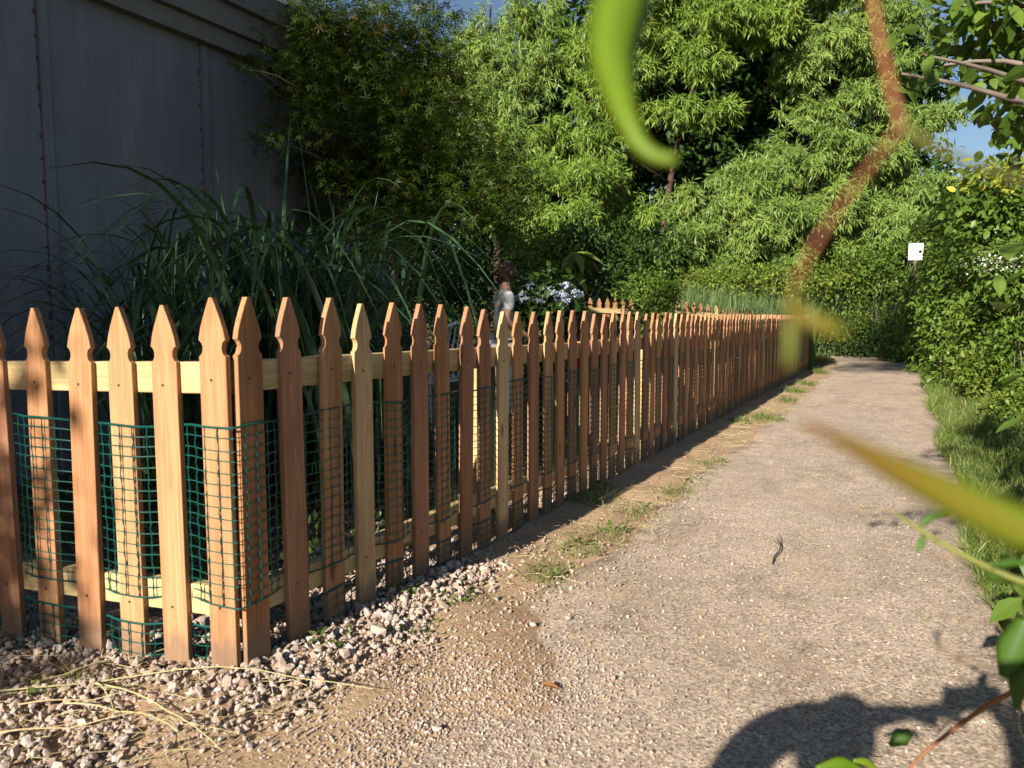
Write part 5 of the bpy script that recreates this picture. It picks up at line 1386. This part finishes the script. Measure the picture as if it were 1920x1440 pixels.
# ------------------------------------------------------------------ the photographer kneeling behind the lens, seen only by shadow
def photographer():
    h = np.array([math.sin(SUN_AZ), math.cos(SUN_AZ), 0]); e1 = np.array([math.cos(SUN_AZ), -math.sin(SUN_AZ), 0])
    base = CAM + e1*-0.25 - h*0.60; base[2] = 0.012
    t = empty('person', tuple(base))
    def P(a, back, dz, r): return (*(CAM + e1*a - h*back + UP*dz - base), r)
    N = [P(-0.27, 0.72, -0.52, (0.15, 0.16)), P(-0.27, 0.60, -0.36, (0.13, 0.15)), P(-0.27, 0.50, -0.24, (0.11, 0.16)), P(-0.27, 0.45, -0.17, 0.06), P(-0.27, 0.43, -0.12, 0.055)]
    E = [(0, 1), (1, 2), (2, 3), (3, 4)]
    lh = CAM - RT*0.080 - FW*0.030 - UP*0.02; rh = CAM + RT*0.080 - FW*0.030 - UP*0.02
    i = len(N); wl = lh - np.array([0.10, 0.03, 0.02]); N += [P(-0.43, 0.45, -0.21, 0.055), P(-0.43, 0.22, -0.12, 0.046), (*(wl-base), 0.030)]; E += [(2, i), (i, i+1), (i+1, i+2)]
    join_hand(N, E, i+2, lh-wl, UP, 1.0, 0.35)
    i = len(N); wr = rh - np.array([-0.02, 0.09, 0.07]); N += [P(-0.09, 0.45, -0.24, 0.055), P(0.11, 0.28, -0.33, 0.046), (*(wr-base), 0.030)]; E += [(2, i), (i, i+1), (i+1, i+2)]
    join_hand(N, E, i+2, rh-wr, UP, 1.0, 0.35)
    for sx in (-1, 1):
        i = len(N); N += [P(-0.27+sx*0.11, 0.66, -0.60, 0.095), P(-0.27+sx*0.15, 0.30, -0.93, 0.065), P(-0.27+sx*0.15, 0.72, -0.95, 0.048), P(-0.27+sx*0.15, 0.84, -0.97, 0.04)]; E += [(0, i), (i, i+1), (i+1, i+2), (i+2, i+3)]
    skin_obj('body', N, E, M['skin'], t)
    S = [P(-0.27, 0.72, -0.56, (0.175, 0.18)), P(-0.27, 0.60, -0.36, (0.155, 0.175)), P(-0.27, 0.50, -0.24, (0.13, 0.18)), P(-0.27, 0.46, -0.18, 0.072)]; SE = [(0, 1), (1, 2), (2, 3)]
    i = len(S); S += [P(-0.43, 0.45, -0.21, 0.082), P(-0.43, 0.23, -0.125, 0.068), P(-0.30, 0.14, -0.075, 0.052)]; SE += [(2, i), (i, i+1), (i+1, i+2)]
    i = len(S); S += [P(-0.09, 0.45, -0.24, 0.078), P(0.10, 0.29, -0.32, 0.066)]; SE += [(2, i), (i, i+1)]
    skin_obj('shirt', S, SE, M['cloth_grey'], t)
    T = [P(-0.27, 0.72, -0.54, (0.165, 0.17))]; TE = []
    for sx in (-1, 1):
        i = len(T); T += [P(-0.27+sx*0.11, 0.66, -0.60, 0.11), P(-0.27+sx*0.15, 0.31, -0.92, 0.08), P(-0.27+sx*0.15, 0.70, -0.95, 0.062)]; TE += [(0, i), (i, i+1), (i+1, i+2)]
    skin_obj('trousers', T, TE, M['denim'], t)
    head(t, CAM + e1*-0.27 - h*0.40 - UP*0.02 - base, math.pi/2 + YAW*0.5, 'short', M['hair_dark'])
    tag(t, 'kneeling photographer whose shadow with raised arm falls across the near path', 'person')
    p = empty('phone', tuple(CAM - FW*0.012), YAW)
    mb = MB(); mb.box((0, 0, 0), (0.158, 0.008, 0.074)); o = mb.build('case', plain('phone_case', (0.02, 0.02, 0.022), 0.4), p)
    bv = o.modifiers.new('soft_edge', 'BEVEL'); bv.width = 0.003; bv.segments = 2
    mb = MB(); mb.box((0, -0.0045, 0), (0.150, 0.001, 0.068)); mb.build('screen', plain('phone_glass', (0.01, 0.01, 0.012), 0.1), p)
    tag(p, 'dark phone held up by the photographer', 'phone')
photographer()
